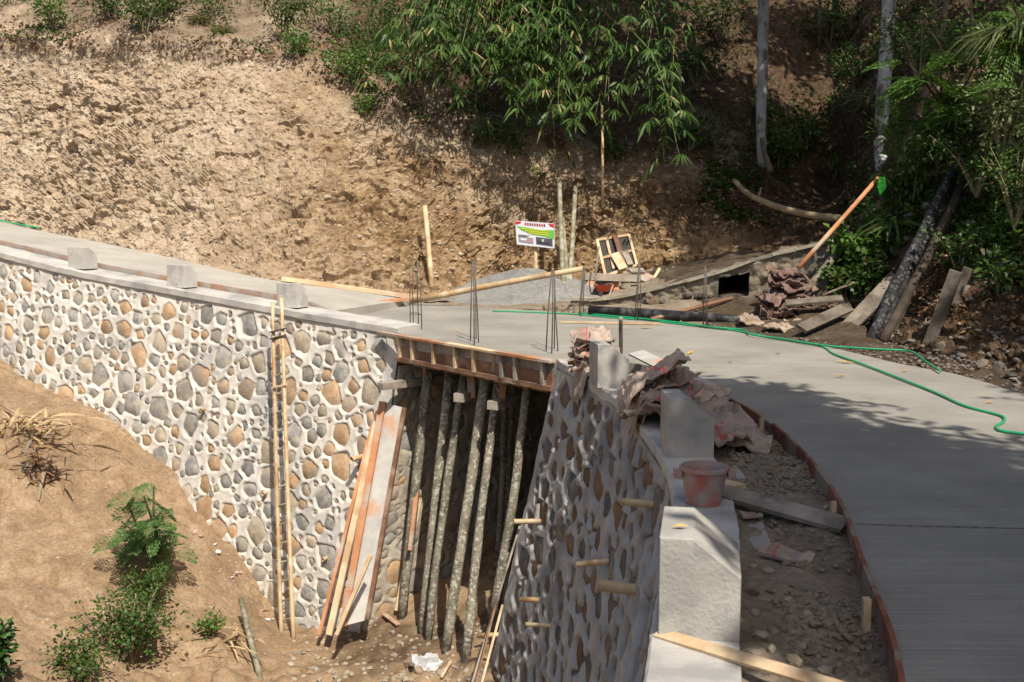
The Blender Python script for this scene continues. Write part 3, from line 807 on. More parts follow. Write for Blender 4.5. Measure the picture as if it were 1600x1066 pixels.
for k in range(5):
    bpart('joist', FP(-.15, -.45 - k * .85, -.43), FP(DLEN + .1, -.45 - k * .85, -.43), .06, .09, M['wood_dark' if k else 'wood_red'], df)
for name, a, b, w, t, m, lab_ in (
    ('bearer_beam', P(594, 604, 13.8), P(700, 590, 14.5), .12, .09, 'wood_grey', 'whitish bearer beam sticking out at the corner of the white wall'),
    ('bearer_beam', P(716, 622, 13.0), P(776, 606, 14.1), .13, .10, 'wood_grey', 'short grey bearer beam between the props at the middle of the deck'),
    ('bearer_beam', P(769, 634, 12.5), P(845, 610, 13.7), .13, .10, 'wood_grey', 'pale ended bearer beam protruding between the props toward the grey wall')):
    tag(bpart(name, a, b, w, t, M[m], None), lab_, 'beam')
for a, b, w, m in ((P(735, 588, 13.25), P(737, 622, 13.2), .09, 'wood_orange'), (P(786, 592, 12.8), P(783, 640, 12.75), .08, 'wood_orange'), (P(663, 560, 14.1), P(663, 592, 14.1), .035, 'wood_orange'),
                   (P(633, 566, 14.45), P(632, 588, 14.45), .05, 'wood_grey')):
    bpart('hanger', a, b, w, .035, M[m], df, (0, -1, .1))

# ------------------------------------------------------------------ props under the deck
def rough_pole(a, b, r0, r1, n=9, bend=.03, seg=9, wob=.06):
    a, b = Vector(a), Vector(b); pts = []; off = Vector((random.uniform(-1, 1), random.uniform(-.5, .5), 0)) * bend
    for k in range(n):
        t = k / (n - 1); pts.append(a.lerp(b, t) + off * math.sin(PI * t) + Vector((random.uniform(-.006, .006), random.uniform(-.006, .006), 0)))
    return MB().tube(pts, [(r0 + (r1 - r0) * k / (n - 1)) * random.uniform(.94, 1.06) for k in range(n)], seg, True, wob)
props = [((671, 566), (627, 966), .085, .07, 'mossy timber prop nearest the white wall under the deck'), ((704, 573), (659, 988), .075, .065, 'mossy timber prop second from the white wall'),
         ((726, 578), (668, 1000), .060, .060, 'thin mossy prop third from the white wall'), ((760, 586), (695, 1018), .078, .068, 'mossy timber prop fourth from the white wall, left of the pale beam'),
         ((779, 590), (727, 1030), .06, .065, 'mossy timber prop fifth from the white wall, beside the pale ended beam'), ((824, 604), (770, 960), .06, .07, 'leaning mossy prop beside the edge of the grey stone wall')]
for k, (tp, bt, ra, rb_, l) in enumerate(props):
    d = 14.15 - (tp[0] - 671) / 153 * 1.75
    ra, rb_ = ra * .84, rb_ * .84
    top = P(tp[0], tp[1], d); g = ravine_pix(bt[0], bt[1]) if k < 5 else P(bt[0], bt[1], 12.2)
    g.z -= .05
    tag(rough_pole(g, top, rb_ * 1.05, ra).build('timber_prop', M['lichen_pole'], None, True), l, 'prop', 'props holding up the deck')
for k, (u, d) in enumerate(((690, 15.2), (716, 15.6), (752, 14.6), (768, 15.9), (789, 14.4), (806, 15.0))):
    top = P(u, 560, d); top.z = -.40
    b_ = Vector((top.x - .12, top.y - .05, 0)); b_.z = ravine_z(b_.x, b_.y) - .1
    tag(rough_pole(b_, top, .045, .04).build('timber_prop', M['lichen_pole'], None, True), ['first', 'second', 'third', 'fourth', 'fifth', 'sixth'][k] + ' thin prop from the white wall in the dark behind the front props', 'prop', 'props in the dark under the deck')
# red brown laths slipped between the first props and the side wall
for a, b, l in ((P(652, 760, 13.9), P(640, 860, 13.6), 'thin red lath leaning between the first two props'), (P(640, 860, 14.0), P(634, 880, 13.9), 'short red lath end behind the first prop')):
    tag(MB().beam(a, b, .05, .02, (0, -1, .2)).build('lath', M['wood_orange']), l, 'lath')

# ------------------------------------------------------------------ boards leaning on the white wall, ladder
def on_fwall(u, v, out):
    p, n, s, h = FWALL.under(u, v, 0, FWALL.L); return p + n * out
fpn = empty('formwork_panel', ravine_pix(556, 975), 'grey formwork panel with orange edge battens leaning against the white wall corner', 'formwork panel')
tA, tB = on_fwall(606, 628, .10), P(634, 638, 14.0)
bA, bB = P(538, 978, 13.05), P(576, 968, 13.15)
n_ = (tB - tA).cross(bA - tA).normalized(); n_ = n_ if n_.y < 0 else -n_
def quad_board(name, a, b, c, d, t, mat, parent):
    n = (b - a).cross(d - a).normalized() * t
    vs = [a, b, c, d, a + n, b + n, c + n, d + n]
    return mobj(name, vs, [(0, 1, 2, 3), (7, 6, 5, 4), (0, 4, 5, 1), (1, 5, 6, 2), (2, 6, 7, 3), (3, 7, 4, 0)], mat, parent)
M['panel_grey'] = material('panel_grey', (.36, .345, .32), (.50, .475, .44), 3, .9, .25, 35, c3=(.48, .30, .19), s3=2.4, t3=(.56, .68))
quad_board('sheet', tA, tB, bB, bA, .02, M['panel_grey'], fpn)
bpart('batten', tA + n_ * .035, bA + n_ * .035, .09, .04, M['wood_orange'], fpn, tuple(n_))
bpart('batten', tB + n_ * .04, bB + n_ * .04, .06, .05, M['wood_red'], fpn, tuple(n_))
for tp, bt, w, m, l in (((589, 660), (499, 992), .05, 'wood_orange', 'narrow orange plank leaning on the white wall next to the ladder'),
                        ((598, 640), (514, 992), .085, 'wood_pale', 'pale plank leaning on the white wall between the orange plank and grey panel'),
                        ((579, 868), (526, 992), .05, 'wood_pale', 'short slanted lath leaning across the foot of the grey panel'),
                        ((655, 780), (622, 955), .09, 'wood_pale', 'pale plank standing between the grey panel and the first prop')):
    b = P(*bt, 13.25 if w != .09 else 13.75); t = on_fwall(tp[0], tp[1], .07) if w not in (.05,) or m == 'wood_orange' else P(*tp, 13.0)
    if w == .09: t = P(*tp, 14.15)
    if bt[0] == 526: t = P(*tp, 12.95); b = P(*bt, 12.9)
    tag(MB().beam(b, t, w, .03, (-.3, -1, .2), .004).build('plank', M[m]), l, 'plank')
lad = empty('bamboo_ladder', ravine_pix(450, 1005), 'narrow two pole bamboo ladder leaning on the white stone wall', 'ladder')
la, lb = (P(426, 472, 14.9), P(440.5, 1012, 13.75)), (P(440, 466, 14.85), P(459, 1008, 13.7))
def bamboo_pole(name, a, b, r, mat, parent=None, node=.32, n=None, bend=.015):
    a, b = Vector(a), Vector(b); L = (b - a).length; m = max(2, int(L / node)); pts, rad = [], []
    off = Vector((random.uniform(-1, 1), random.uniform(-1, 1), random.uniform(-1, 1))) * bend
    for k in range(m + 1):
        for e in ((-.018, 1), (0, 1.13), (.018, 1)) if 0 < k < m else ((0, 1),):
            t = min(max(k / m + e[0] / L, 0), 1); pts.append(a.lerp(b, t) + off * math.sin(PI * t)); rad.append(r * e[1] * (1.05 - .15 * t))
    return MB().tube(pts, rad, 9).build(name, mat, parent, True)
bamboo_pole('rail', la[1], la[0], .028, M['bamboo'], lad); bamboo_pole('rail', lb[1], lb[0], .029, M['bamboo'], lad)
for k in range(17):
    t = .06 + k * .054
    MB().tube([la[0].lerp(la[1], t), lb[0].lerp(lb[1], t)], .014, 6).build('rung', M['bamboo_grey'], lad)
for t in (.09, .11, .255):
    MB().beam(la[0].lerp(la[1], t) - Vector((.04, .03, 0)), lb[0].lerp(lb[1], t) + Vector((.04, -.03, 0)), .05, .02, (0, 0, 1)).build('lashing', M['wood_dark'] if t < .2 else M['bamboo'], lad)

# ------------------------------------------------------------------ bamboo drain pipes in both walls
def drain(wall, u0, v0, u1, v1, r_px, s0, s1, label, tilt=0):
    p, n, s, h = wall.under(u1, v1, s0, s1)
    d = p.y; L = .14
    best = None
    for L in np.linspace(.06, .6, 60):
        q = p + n * L; uu = pix(q)[0]
        if best is None or abs(uu - u0) < best[0]: best = (abs(uu - u0), q)
    q = best[1]; q.z += (pix(q)[1] - v0) / F_PX * d
    r = r_px / F_PX * d
    m = MB(); a, b = q, p - n * .12
    ax = (b - a).normalized()
    m.tube([a, a + ax * .002, a.lerp(b, .5), b], [r, r, r * 1.02, r], 12, False)
    m.tube([a + ax * .10, a + ax * .0005, a, ], [r * .72, r * .72, r], 12, False)
    m.add([a + ax * .10 + x for x in (Vector((0, 0, r)), Vector((0, r, -r * .8)), Vector((0, -r, -r * .8)))], [(0, 1, 2)])
    o = m.build('drain_pipe', M['bamboo'], None, True); tag(o, label, 'drain pipe', 'bamboo drain pipes'); return o
for u0, v0, u1, v1, r, l in ((969, 783, 1014, 790, 6, 'bamboo drain pipe highest on the grey wall, beside the cap'), (900, 882, 947, 877, 4.6, 'slim bamboo drain pipe above the thick one on the grey wall'),
                             (935, 913, 996, 925, 9.5, 'thickest bamboo drain pipe, lowest beside the near guard block'), (803, 815, 842, 816, 4.2, 'bamboo drain pipe near the culvert end of the grey wall, highest there'),
                             (812, 936, 842, 938, 3.8, 'small bamboo drain pipe midway down the culvert end of the grey wall'), (820, 975, 861, 979, 3.4, 'thin bamboo drain pipe just below the small one on the grey wall'),
                             (745, 993, 775, 993, 4.2, 'bamboo drain pipe at the foot of the grey wall crossing the loose laths')):
    drain(NWALL, u0, v0, u1, v1, r, 6.5, NWALL.L, l)
drain(FWALL, 549, 718, 571, 712, 4.5, 4, FWALL.L, 'bamboo drain pipe in the white wall behind the leaning planks')
drain(FWALL, 504, 875, 511, 872, 3.2, 4, FWALL.L, 'short bamboo drain pipe low in the white wall between ladder and planks')
drain(FWALL, 410, 772, 417, 769, 3.0, 4, FWALL.L, 'short bamboo drain pipe in the white wall beside the ladder')
drain(FWALL, 314, 641, 320, 638, 2.6, 3, FWALL.L, 'small bamboo drain pipe stub left of the ladder in the white wall')
for a, b, w, l in ((P(812, 822, 11.15), P(735, 1075, 10.3), .022, 'long thin split lath leaning along the end of the grey wall'), (P(778, 930, 10.8), P(742, 1070, 10.2), .035, 'brown lath leaning at the foot of the grey wall end'),
                   (P(785, 945, 10.6), P(752, 1070, 10.15), .02, 'pale lath beside the brown one at the grey wall end')):
    tag(MB().beam(a, b, w, .02, (-1, -.3, .1), .003).build('lath', M['wood_grey' if w == .022 else 'wood_red' if w == .035 else 'wood_pale']), l, 'lath')

# ------------------------------------------------------------------ guard blocks on the wall caps
M['block_light'] = material('block_light', (.46, .44, .40), (.58, .56, .51), 3.5, .93, .5, 38, c3=(.40, .385, .36), s3=4)
def guard_block(wall, s, length, width, height, off, label, zt=0.0, ch=(.40, .36)):
    c, n = Vector(wall.top(s)), Vector(wall.nor(s)); n.z = 0; t = Vector((-n.y, n.x, 0))
    c = c + Vector((0, 0, zt))
    prof = [(off, 0), (off + width, 0), (off + width, height * (1 - ch[1])), (off + width * ch[0], height), (off, height)]
    k = len(prof); vs = []; f = []
    stations = (-.5, -.47, .47, .5)
    for st in stations:
        sh = .012 if abs(st) == .5 else 0
        cx, cz = off + width / 2, height * .45
        for (o, z) in prof:
            o2 = o + (cx - o) * sh * 4 * .35; z2 = z + ((cz - z) * sh * 1.2 if z > 0 else 0)
            vs.append(c - n * o2 + t * st * length + Vector((0, 0, z2)))
    for i in range(len(stations) - 1):
        for a in range(k):
            b = (a + 1) % k; f.append((i * k + a, (i + 1) * k + a, (i + 1) * k + b, i * k + b))
    f.append(tuple(range(k))[::-1]); f.append(tuple((len(stations) - 1) * k + a for a in range(k)))
    o = mobj('guard_block', vs, f, M['block_concrete'])
    if zt: o.data.materials[0] = M['block_light']
    return tag(o, label, 'guard block', 'concrete guard blocks on the wall caps')
def s_at(wall, x=None, y=None):
    k = np.argmin(np.abs(wall.T[:, 1] - y)) if y is not None else np.argmin(np.abs(wall.T[:, 0] - x)); return wall.S[k]
guard_block(NWALL, s_at(NWALL, y=4.28), .46, .31, .40, .02, 'nearest sunlit chamfered concrete guard block with a leaf on top')
guard_block(NWALL, s_at(NWALL, y=7.28), .38, .31, .40, .02, 'shaded chamfered concrete guard block behind the red bucket')
guard_block(NWALL, s_at(NWALL, y=10.05), .34, .30, .40, -.06, 'rough concrete guard block between sack heaps with a rod behind it')
def s_u(wall, u, s0=0):
    T = wall.T - np.array((0, 0, CAM_Z)); w_ = T @ np.array(_Fw); U = 800 + F_PX * T[:, 0] / w_; return wall.S[np.argmin(np.abs(U - u))]
guard_block(FWALL, s_u(FWALL, 446), .36, .26, .34, .03, 'concrete guard block on the white wall cap just left of the ladder top', .105)
guard_block(FWALL, s_u(FWALL, 273), .36, .26, .34, .03, 'middle concrete guard block on the white wall cap', .105)
guard_block(FWALL, s_u(FWALL, 117), .36, .26, .34, .03, 'concrete guard block farthest up the white wall cap', .105)
tag(MB().tube([G(970, 556), P(970, 498, 10.75)], .022, 8).build('rod', M['wood_grey'], None, True), 'short grey stake standing behind the rough guard block', 'stake')

# ------------------------------------------------------------------ edge forms
def edge_form(name, pts, h, t, z0, mat, label, cut):
    """boards set end to end along a line"""
    root = empty(name, pts[len(pts) // 2], label, 'edge form')
    for i in range(0, len(pts) - 1, cut):
        seg = pts[i:min(i + cut + 1, len(pts))]
        if len(seg) < 2: break
        vs, f = [], []; dz = random.uniform(-.008, .008)
        for k, p in enumerate(seg):
            a = seg[min(k + 1, len(seg) - 1)] - seg[max(k - 1, 0)]; a.z = 0; a.normalize(); n = Vector((-a.y, a.x, 0))
            for (x, z) in ((0, z0 + dz), (0, z0 + h + dz), (t, z0 + h + dz), (t, z0 + dz)): vs.append(p + n * x + Vector((0, 0, z)))
        m = len(seg)
        for k in range(m - 1):
            for a in range(4):
                b = (a + 1) % 4; f.append((k * 4 + a, (k + 1) * 4 + a, (k + 1) * 4 + b, k * 4 + b))
        f += [(3, 2, 1, 0), tuple((m - 1) * 4 + a for a in range(4))]
        mobj('board', vs, f, mat, root)
    return root
M['form_red'] = material('form_red', (.17, .06, .035), (.28, .11, .065), 5, .85, .3, 30, c3=(.26, .20, .15), s3=3, rand=.15)
rin = [Vector(x) for x in ROAD_IN if x[1] > .5]
rin = [p for p in rin if p.y < 11.2 and p.x > .2]
ef = edge_form('edge_form', rin, .175, .022, -.165, M['form_red'], 'curved red brown edge boards along the near road slab beside the rubble strip', 14)
for u, v in ((1316, 795), (1372, 950), (1200, 662)):
    p = G(u, v); tag(MB().box(p + Vector((-.05, 0, -.06)), (.03, .03, .2), None, .004).build('peg', M['wood_pale']), {1316: 'small wooden peg on the red edge boards at the grey plank end', 1372: 'small wooden peg on the red edge boards, nearest of the three', 1200: 'small wooden peg on the red edge boards behind the sacks'}[u], 'peg', 'pegs along the red edge boards')
lp = catmull(lin_in, 60)
M['form_brick'] = material('form_brick', (.34, .18, .11), (.44, .27, .18), 5, .9, .4, 20, c3=(.38, .345, .30), s3=3.4, rand=.2, t3=(.38, .54))
edge_form('edge_form', [p - Vector((.02, .03, 0)) for p in lp], .17, -.025, -.165, M['form_brick'], 'patchy orange edge boards between the white wall cap and upper road slab', 9)
tag(MB().beam(G(524, 489) + Vector((0, 0, .10)), P(640, 469, 18.2) + Vector((0, -.1, .03)), .09, .05, (0, 0, 1)).build('joint_board', M['wood_orange']), 'long orange board across the road at the joint of the two slabs', 'board')
tag(MB().beam(P(440, 441, 18.55) + Vector((0, 0, .06)), P(650, 468, 18.75) + Vector((0, 0, .04)), .13, .07, (0, 0, 1), .004).build('edge_board', M['wood_pale']), 'pale board along the hill side of the upper road slab', 'board')
tag(MB().beam(G(873, 503, .02), G(1032, 506, .02), .05, .025).build('lath', M['wood_pale']), 'thin pale lath lying on the deck beside the green hose', 'lath')

# ------------------------------------------------------------------ starter bars, rods
def rebar_cluster(bars, label):
    base = Vector((0, 0, 0))
    for (b, t) in bars: base += b
    root = empty('starter_bars', base / len(bars), label, 'rebar', 'starter bars along the deck edges')
    for (b, t) in bars:
        m = b.lerp(t, .5) + Vector((random.uniform(-.01, .01), random.uniform(-.01, .01), 0))
        MB().tube([b - Vector((0, 0, .03)), m, t], .0075, 6).build('bar', M['rebar'], root, True)
    for tt in (.22,):
        if len(bars) > 3 and 'white wall' in label:
            pts = [b.lerp(t, tt) for b, t in bars[:4]]; pts.append(pts[0]); MB().tube(pts, .0045, 5, False).build('tie', M['rebar'], root)
def rc(tops, bots, dep):
    return [(G(*b), P(t[0], t[1], G(*b).y + dep)) for t, b in zip(tops, bots)]
rebar_cluster(rc([(640, 408), (645, 404), (652, 406), (656, 409)], [(641, 514), (646, 511), (654, 513), (659, 515)], 0), 'four thin starter bars at the white wall end of the deck')
rebar_cluster(rc([(738, 408), (740, 405), (741, 409), (742, 407)], [(735, 533), (741, 540), (748, 536), (744, 530)], .02), 'slim starter bars bunched at the middle of the deck edge')
rebar_cluster(rc([(862, 424), (864, 421), (866, 424), (867, 428)], [(853, 549), (862, 553), (872, 549), (866, 545)], .02), 'splayed starter bars at the grey wall end of the deck')
rebar_cluster(rc([(911, 417), (913, 415), (914, 418)], [(904, 492), (907, 494), (911, 491)], 0), 'starter bars beside the wheelbarrow on the far side of the deck')
rebar_cluster(rc([(998, 412), (999, 410), (1000, 413)], [(992, 499), (996, 501), (1000, 499)], 0), 'starter bars in front of the low stone drain wall')
rebar_cluster(rc([(1101, 418), (1102, 415), (1103, 419)], [(1099, 510), (1103, 513), (1106, 511)], 0), 'starter bars in front of the square drain opening')

# ------------------------------------------------------------------ sand heap, sign, poles against the hill
def mound(name, cx, cy, rx, ry, h, mat, label, cat, z0=-.12, seed=0, n=60, rot=0.0):
    g = np.linspace(-1, 1, n); X, Y = np.meshgrid(g, g, indexing='ij'); r = np.hypot(X, Y)
    p = np.stack([X.ravel() * rx, Y.ravel() * ry, 0 * X.ravel()], 1)
    ca, sa = math.cos(rot), math.sin(rot)
    q = np.stack([cx + p[:, 0] * ca - p[:, 1] * sa, cy + p[:, 0] * sa + p[:, 1] * ca, 0 * p[:, 0]], 1)
    prof = np.clip(1 - r.ravel(), 0, 1); prof = prof * (1.3 - .3 * prof)
    q[:, 2] = z0 + (h - z0) * prof * (1 + .25 * fbm(q, 1.1, 3, seed)) + prof * (fbm(q, 5, 4, seed + 1) * .05) - .06 * (prof <= 0)
    f = grid_faces(n, n); keep = (r.ravel()[f] < 1.02).all(1)
    return tag(mobj(name, q, f[keep], mat, smooth=True, local=False), label, cat)
sp = G(815, 472)
mound('sand_heap', .45, 19.9, 2.3, 1.5, .48, M['sand_grey'], 'low grey sand heap below the project sign at the hill foot', 'sand heap', seed=5, rot=-.1)
bh = empty('sign_board', P(838, 440, 20.6), 'white project notice board with red corners, green band and two pictures on a stake', 'sign')
sgA, sgB, sgC, sgD = P(806, 345, 20.9), P(866, 349.5, 20.6), P(867.5, 388.5, 20.6), P(808, 382, 20.9)
def sq(u, v, lift=0):
    a = sgA.lerp(sgB, u); b = sgD.lerp(sgC, u); p = a.lerp(b, v); n = (sgB - sgA).cross(sgD - sgA).normalized(); n = n if n.y < 0 else -n
    return p + n * lift
def flat(name, col_, e=None):
    return material(name, col_, tuple(min(c * 1.08, 1) for c in col_), 30, .5, 0, 10)
MS = {k: flat('print_' + k, c) for k, c in dict(white=(.74, .76, .80), red=(.55, .03, .05), green=(.16, .50, .09), yellow=(.62, .62, .05), dark=(.10, .10, .11), photo=(.34, .31, .33), navy=(.05, .05, .10), pink=(.60, .32, .34), pale=(.45, .58, .30)).items()}
q_ = [sq(0, 0, .02), sq(1, 0, .02), sq(1, 1, .02), sq(0, 1, .02), sq(0, 0), sq(1, 0), sq(1, 1), sq(0, 1)]
mobj('panel', q_, [(0, 1, 2, 3), (7, 6, 5, 4), (0, 4, 5, 1), (1, 5, 6, 2), (2, 6, 7, 3), (3, 7, 4, 0)], MS['white'], bh)
def patch(name, pts, mat, lift=.024):
    v = [sq(u, w, lift) for u, w in pts]; mobj(name, v, [tuple(range(len(v)))], mat, bh)
patch('corner_mark', [(.0, .02), (.16, .02), (.13, .10), (.0, .16)], MS['red']); patch('corner_mark', [(.86, .02), (1, .02), (1, .17), (.90, .12)], MS['red'])
for k in range(9):
    u = .24 + k * .062; patch('letter', [(u, .05), (u + .042, .05), (u + .042, .16), (u, .16)], MS['red' if k % 3 < 2 else 'dark'])
patch('band', [(.02, .22), (.30, .24), (.62, .30), (1, .26), (1, .62), (.70, .55), (.40, .52), (.15, .38)], MS['green'])
for k in range(3):
    w = .27 + k * .085; patch('lettering', [(.14 + k * .10, w), (.86, w + .03), (.86, w + .075), (.14 + k * .10, w + .045)], MS['yellow'], .028)
for k in range(4):
    patch('lettering', [(.06, .56 + k * .022), (.36 - .03 * k, .565 + k * .022), (.36 - .03 * k, .578 + k * .022), (.06, .573 + k * .022)], MS['dark'], .028)
patch('picture', [(.06, .64), (.45, .66), (.45, .90), (.06, .88)], MS['photo']); patch('picture', [(.52, .60), (.95, .62), (.95, .93), (.52, .90)], MS['dark'])
patch('picture_detail', [(.10, .70), (.30, .71), (.26, .80), (.12, .80)], MS['white'], .028); patch('picture_detail', [(.22, .78), (.42, .80), (.40, .86), (.24, .85)], MS['pink'], .028)
patch('picture_detail', [(.66, .68), (.74, .66), (.72, .80), (.68, .78)], MS['pale'], .028); patch('picture_detail', [(.56, .76), (.90, .80), (.88, .86), (.58, .84)], MS['navy'], .028)
bpart('stake', P(836.5, 376, 20.84), P(838.5, 446, 20.7), .055, .035, M['wood_pale'], bh, (0, -1, 0))
tag(bamboo_pole('bamboo_pole', G(676, 467), P(664, 322, 20.0), .05, M['bamboo'], None, .5), 'pale pole propped upright against the hill beside the upper slab end', 'pole')
for a, b, r, l in (((882, 472), (874, 281), .05, 'tallest of three grey green bamboo poles leaning together behind the sign'), ((891, 470), (879, 342), .045, 'shortest grey green bamboo pole leaning between its two neighbours'), ((888, 468), (899, 292), .048, 'grey green bamboo pole leaning toward the wooden frame')):
    g = G(*a); g.z -= .02; tag(bamboo_pole('bamboo_pole', g, P(b[0], b[1], 21.6), r, M['bamboo_grey'], None, .45), l, 'bamboo pole', 'bamboo poles behind the sign')
tag(bamboo_pole('bamboo_pole', G(642, 471, .06), P(911, 420, 17.4), .05, M['bamboo'], None, .6), 'long pale bamboo pole slanting across the sand heap', 'bamboo pole')
# ------------------------------------------------------------------ sieve frame, bench, wheelbarrow by the hill foot
sv = empty('sieve_frame', P(946, 432, 20.6), 'pale wooden screen frame with dark mesh leaning against the hill', 'frame')
fA, fB, fC, fD = P(933, 375, 21.6), P(983, 367, 21.6), P(995, 414, 20.8), P(946, 431, 20.7)
def fq(u, v): return fA.lerp(fB, u).lerp(fD.lerp(fC, u), v)
M['mesh_dark'] = material('mesh_dark', (.045, .042, .038), (.08, .072, .06), 20, .9, .6, 60)
quad_board('mesh', fq(.02, .03) + Vector((0, .05, 0)), fq(.98, .03) + Vector((0, .05, 0)), fq(.98, .97) + Vector((0, .05, 0)), fq(.02, .97) + Vector((0, .05, 0)), .01, M['mesh_dark'], sv)
for (a, b, c, d) in ((0, 0, 0, 1), (.29, 0, .29, .9), (1, 0, 1, 1), (0, 0, 1, 0), (0, .52, 1, .52), (0, 1, 1, 1)):
    bpart('slat', fq(a, b), fq(c, d), .05, .035, M['wood_pale'], sv, (0, -1, .3))
for (a, b, c, d, w, m, l) in ((.55, -.06, .60, .98, .09, 'wood_red', 'brown board standing in front of the screen frame'), (.40, .50, .56, 1.0, .17, 'wood_pale', 'wide pale board leaning on the screen frame'), (.72, .52, .80, .96, .11, 'wood_grey', 'narrow grey board leaning on the screen frame')):
    off = Vector((0, -.07 - w * .2, .02)); tag(MB().beam(fq(a, b) + off, fq(c, d) + off, w, .025, (0, -1, .3), .004).build('plank', M[m]), l, 'plank')
bn = empty('work_bench', P(950, 455, 19.6), 'rough plank bench with orange end board beside the red wheelbarrow', 'bench')
bpart('top_plank', P(914, 432, 19.6), P(1000, 435, 19.7), .06, .13, M['wood_grey'], bn)
bpart('end_board', P(925, 438, 19.62), P(917, 458, 19.4), .12, .03, M['wood_orange'], bn, (0, -1, .2))
bpart('end_board', P(962, 438, 19.75), P(963, 455, 19.7), .10, .03, M['wood_orange'], bn, (0, -1, .2))
bpart('leg', P(978, 438, 19.7), P(978, 450, 19.7), .17, .06, M['wood_grey'], bn, (0, -1, .2))
wb = empty('wheelbarrow', P(945, 460, 19.2), 'red wheelbarrow tray tipped in front of the plank bench', 'wheelbarrow')
vs = [P(928, 446, 19.0), P(960, 444, 19.3), P(962, 447, 19.9), P(930, 448, 19.7), P(934, 457, 19.15), P(950, 456, 19.3), P(951, 455.5, 19.6), P(936, 456, 19.5)]
mobj('tray', vs, [(4, 5, 1, 0), (5, 6, 2, 1), (6, 7, 3, 2), (7, 4, 0, 3), (7, 6, 5, 4)], M['barrow_red'], wb)
for a, b in (((929, 446, 19.0), (936, 385, 19.3)), ((958, 445, 19.3), (952, 462, 19.2))):
    MB().tube([P(*a), P(*b)], .014, 6).build('handle', M['wood_grey'], wb)
MB().tube([P(938, 460, 19.2) + Vector((.02 * math.cos(k), 0, .02 * math.sin(k))) for k in np.linspace(0, 2 * PI, 12)], .03, 6, False).build('wheel', M['black_pipe'], wb)
for k, (a, b, w, t, m, l) in enumerate((((990, 426, 20.2), (1016, 437, 20.0), .28, .03, 'form_brick', 'pinkish board lying at the end of the plank bench'), ((983, 423, 20.1), (1006, 424, 20.2), .15, .05, 'wood_grey', 'short grey block of wood on the end of the bench'),
                                     ((1020, 438, 20.0), (1031, 420, 20.4), .05, .03, 'wood_pale', 'short pale stick leaning on the rubble beyond the bench'), ((1036, 428, 20.6), (1056, 421, 20.9), .10, .08, 'wood_grey', 'stub of grey log on the rubble at the hill foot'))):
    tag(MB().beam(P(*a), P(*b), w, t, (0, -.5, 1), .006).build('board', M[m]), l, 'board')

# ------------------------------------------------------------------ low drain wall with a square opening
dw = empty('drain_wall', G(1100, 486), 'low earth stained stone drain wall with a square dark opening, rising toward the trees', 'drain wall'); dw['kind'] = 'thing'
dA, dB = G(905, 478), G(1192, 492); dX = (dB - dA); dX.z = 0; dXl = dX.length; dX.normalize(); dN = Vector((dX.y, -dX.x, 0)); dN = dN if dN.y < 0 else -dN
def d_hit(u, v):
    r = ray(u, v); o_ = Vector((0, 0, CAM_Z)); t = (dA - o_).dot(dN) / r.dot(dN); return o_ + r * t
def d_uv(p): return (p - dA).dot(dX), p.z
tops = [d_uv(d_hit(u, v)) for u, v in ((935, 470), (991, 461), (1040, 448), (1106, 432), (1150, 418), (1182, 406), (1230, 394), (1262, 387), (1296, 378))]
op = [d_uv(d_hit(u, v)) for u, v in ((1120, 434), (1174, 424), (1172, 464), (1126, 462))]
xs_ = np.linspace(tops[0][0] - .5, tops[-1][0], 150); zt_ = np.interp(xs_, [t[0] for t in tops], [t[1] for t in tops])
M['drain_stone'] = material('drain_stone', (.15, .125, .088), (.27, .23, .165), 4, .97, .9, 16, c3=(.115, .105, .09), s3=2.2, world=True)
M['passage_dark'] = material('passage_dark', (.018, .015, .012), (.03, .026, .02), 6, .95, .4, 20)  # near-black lining of the passage behind the opening
def build_drain():
    nz = 46; zb = -.3
    X = np.repeat(xs_[:, None], nz, 1); Z = zb + (zt_[:, None] - zb) * np.linspace(0, 1, nz)[None]
    p = np.array(dA)[None, None] + X[..., None] * np.array(dX); p[..., 2] = Z
    q = p.reshape(-1, 3)
    f1, e1 = facets(q, 4.5, 5, .5); f2, e2 = facets(q, 11, 6, .7)
    bulge = np.clip(e1 * 2.2, 0, 1) ** .6
    q = q + np.array(dN) * (.03 * bulge + .02 * f1 + .02 * f2 + .015 * fbm(q, 7, 3, 9))[:, None]
    xo = (op[0][0] + op[3][0]) / 2, (op[1][0] + op[2][0]) / 2; zo = (op[2][1] + op[3][1]) / 2, (op[0][1] + op[1][1]) / 2
    fx = X.ravel(); fz = Z.ravel()
    ztop = np.interp(fx, [op[0][0], op[1][0]], [op[0][1], op[1][1]])
    inside = (fx > xo[0]) & (fx < xo[1]) & (fz > zo[0]) & (fz < ztop)
    F = grid_faces(len(xs_), nz); F = F[~inside[F].all(1)]
    faces = [tuple(x) for x in F]
    n0 = len(q); edge = [i * nz + nz - 1 for i in range(len(xs_))]
    back = q[edge] - np.array(dN) * .35 + np.array((0, 0, .01)); q2 = np.concatenate([q, back])
    for a in range(len(edge) - 1): faces.append((edge[a], edge[a + 1], n0 + a + 1, n0 + a))
    mobj('face', q2, faces, M['drain_stone'], dw, smooth=True)
    def DP(x, z, d): return dA + dX * x + Vector((0, 0, z - dA.z)) - dN * d
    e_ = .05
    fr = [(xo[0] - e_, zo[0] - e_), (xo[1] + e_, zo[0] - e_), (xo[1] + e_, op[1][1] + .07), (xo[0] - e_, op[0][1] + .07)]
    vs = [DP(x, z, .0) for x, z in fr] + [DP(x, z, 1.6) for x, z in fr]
    mobj('passage', vs, [(0, 1, 5, 4), (1, 2, 6, 5), (2, 3, 7, 6), (3, 0, 4, 7), (4, 5, 6, 7)], M['passage_dark'], dw)
build_drain()
M['coping'] = material('coping', (.30, .265, .20), (.42, .38, .30), 5, .95, .6, 25, world=True)
cp = MB()
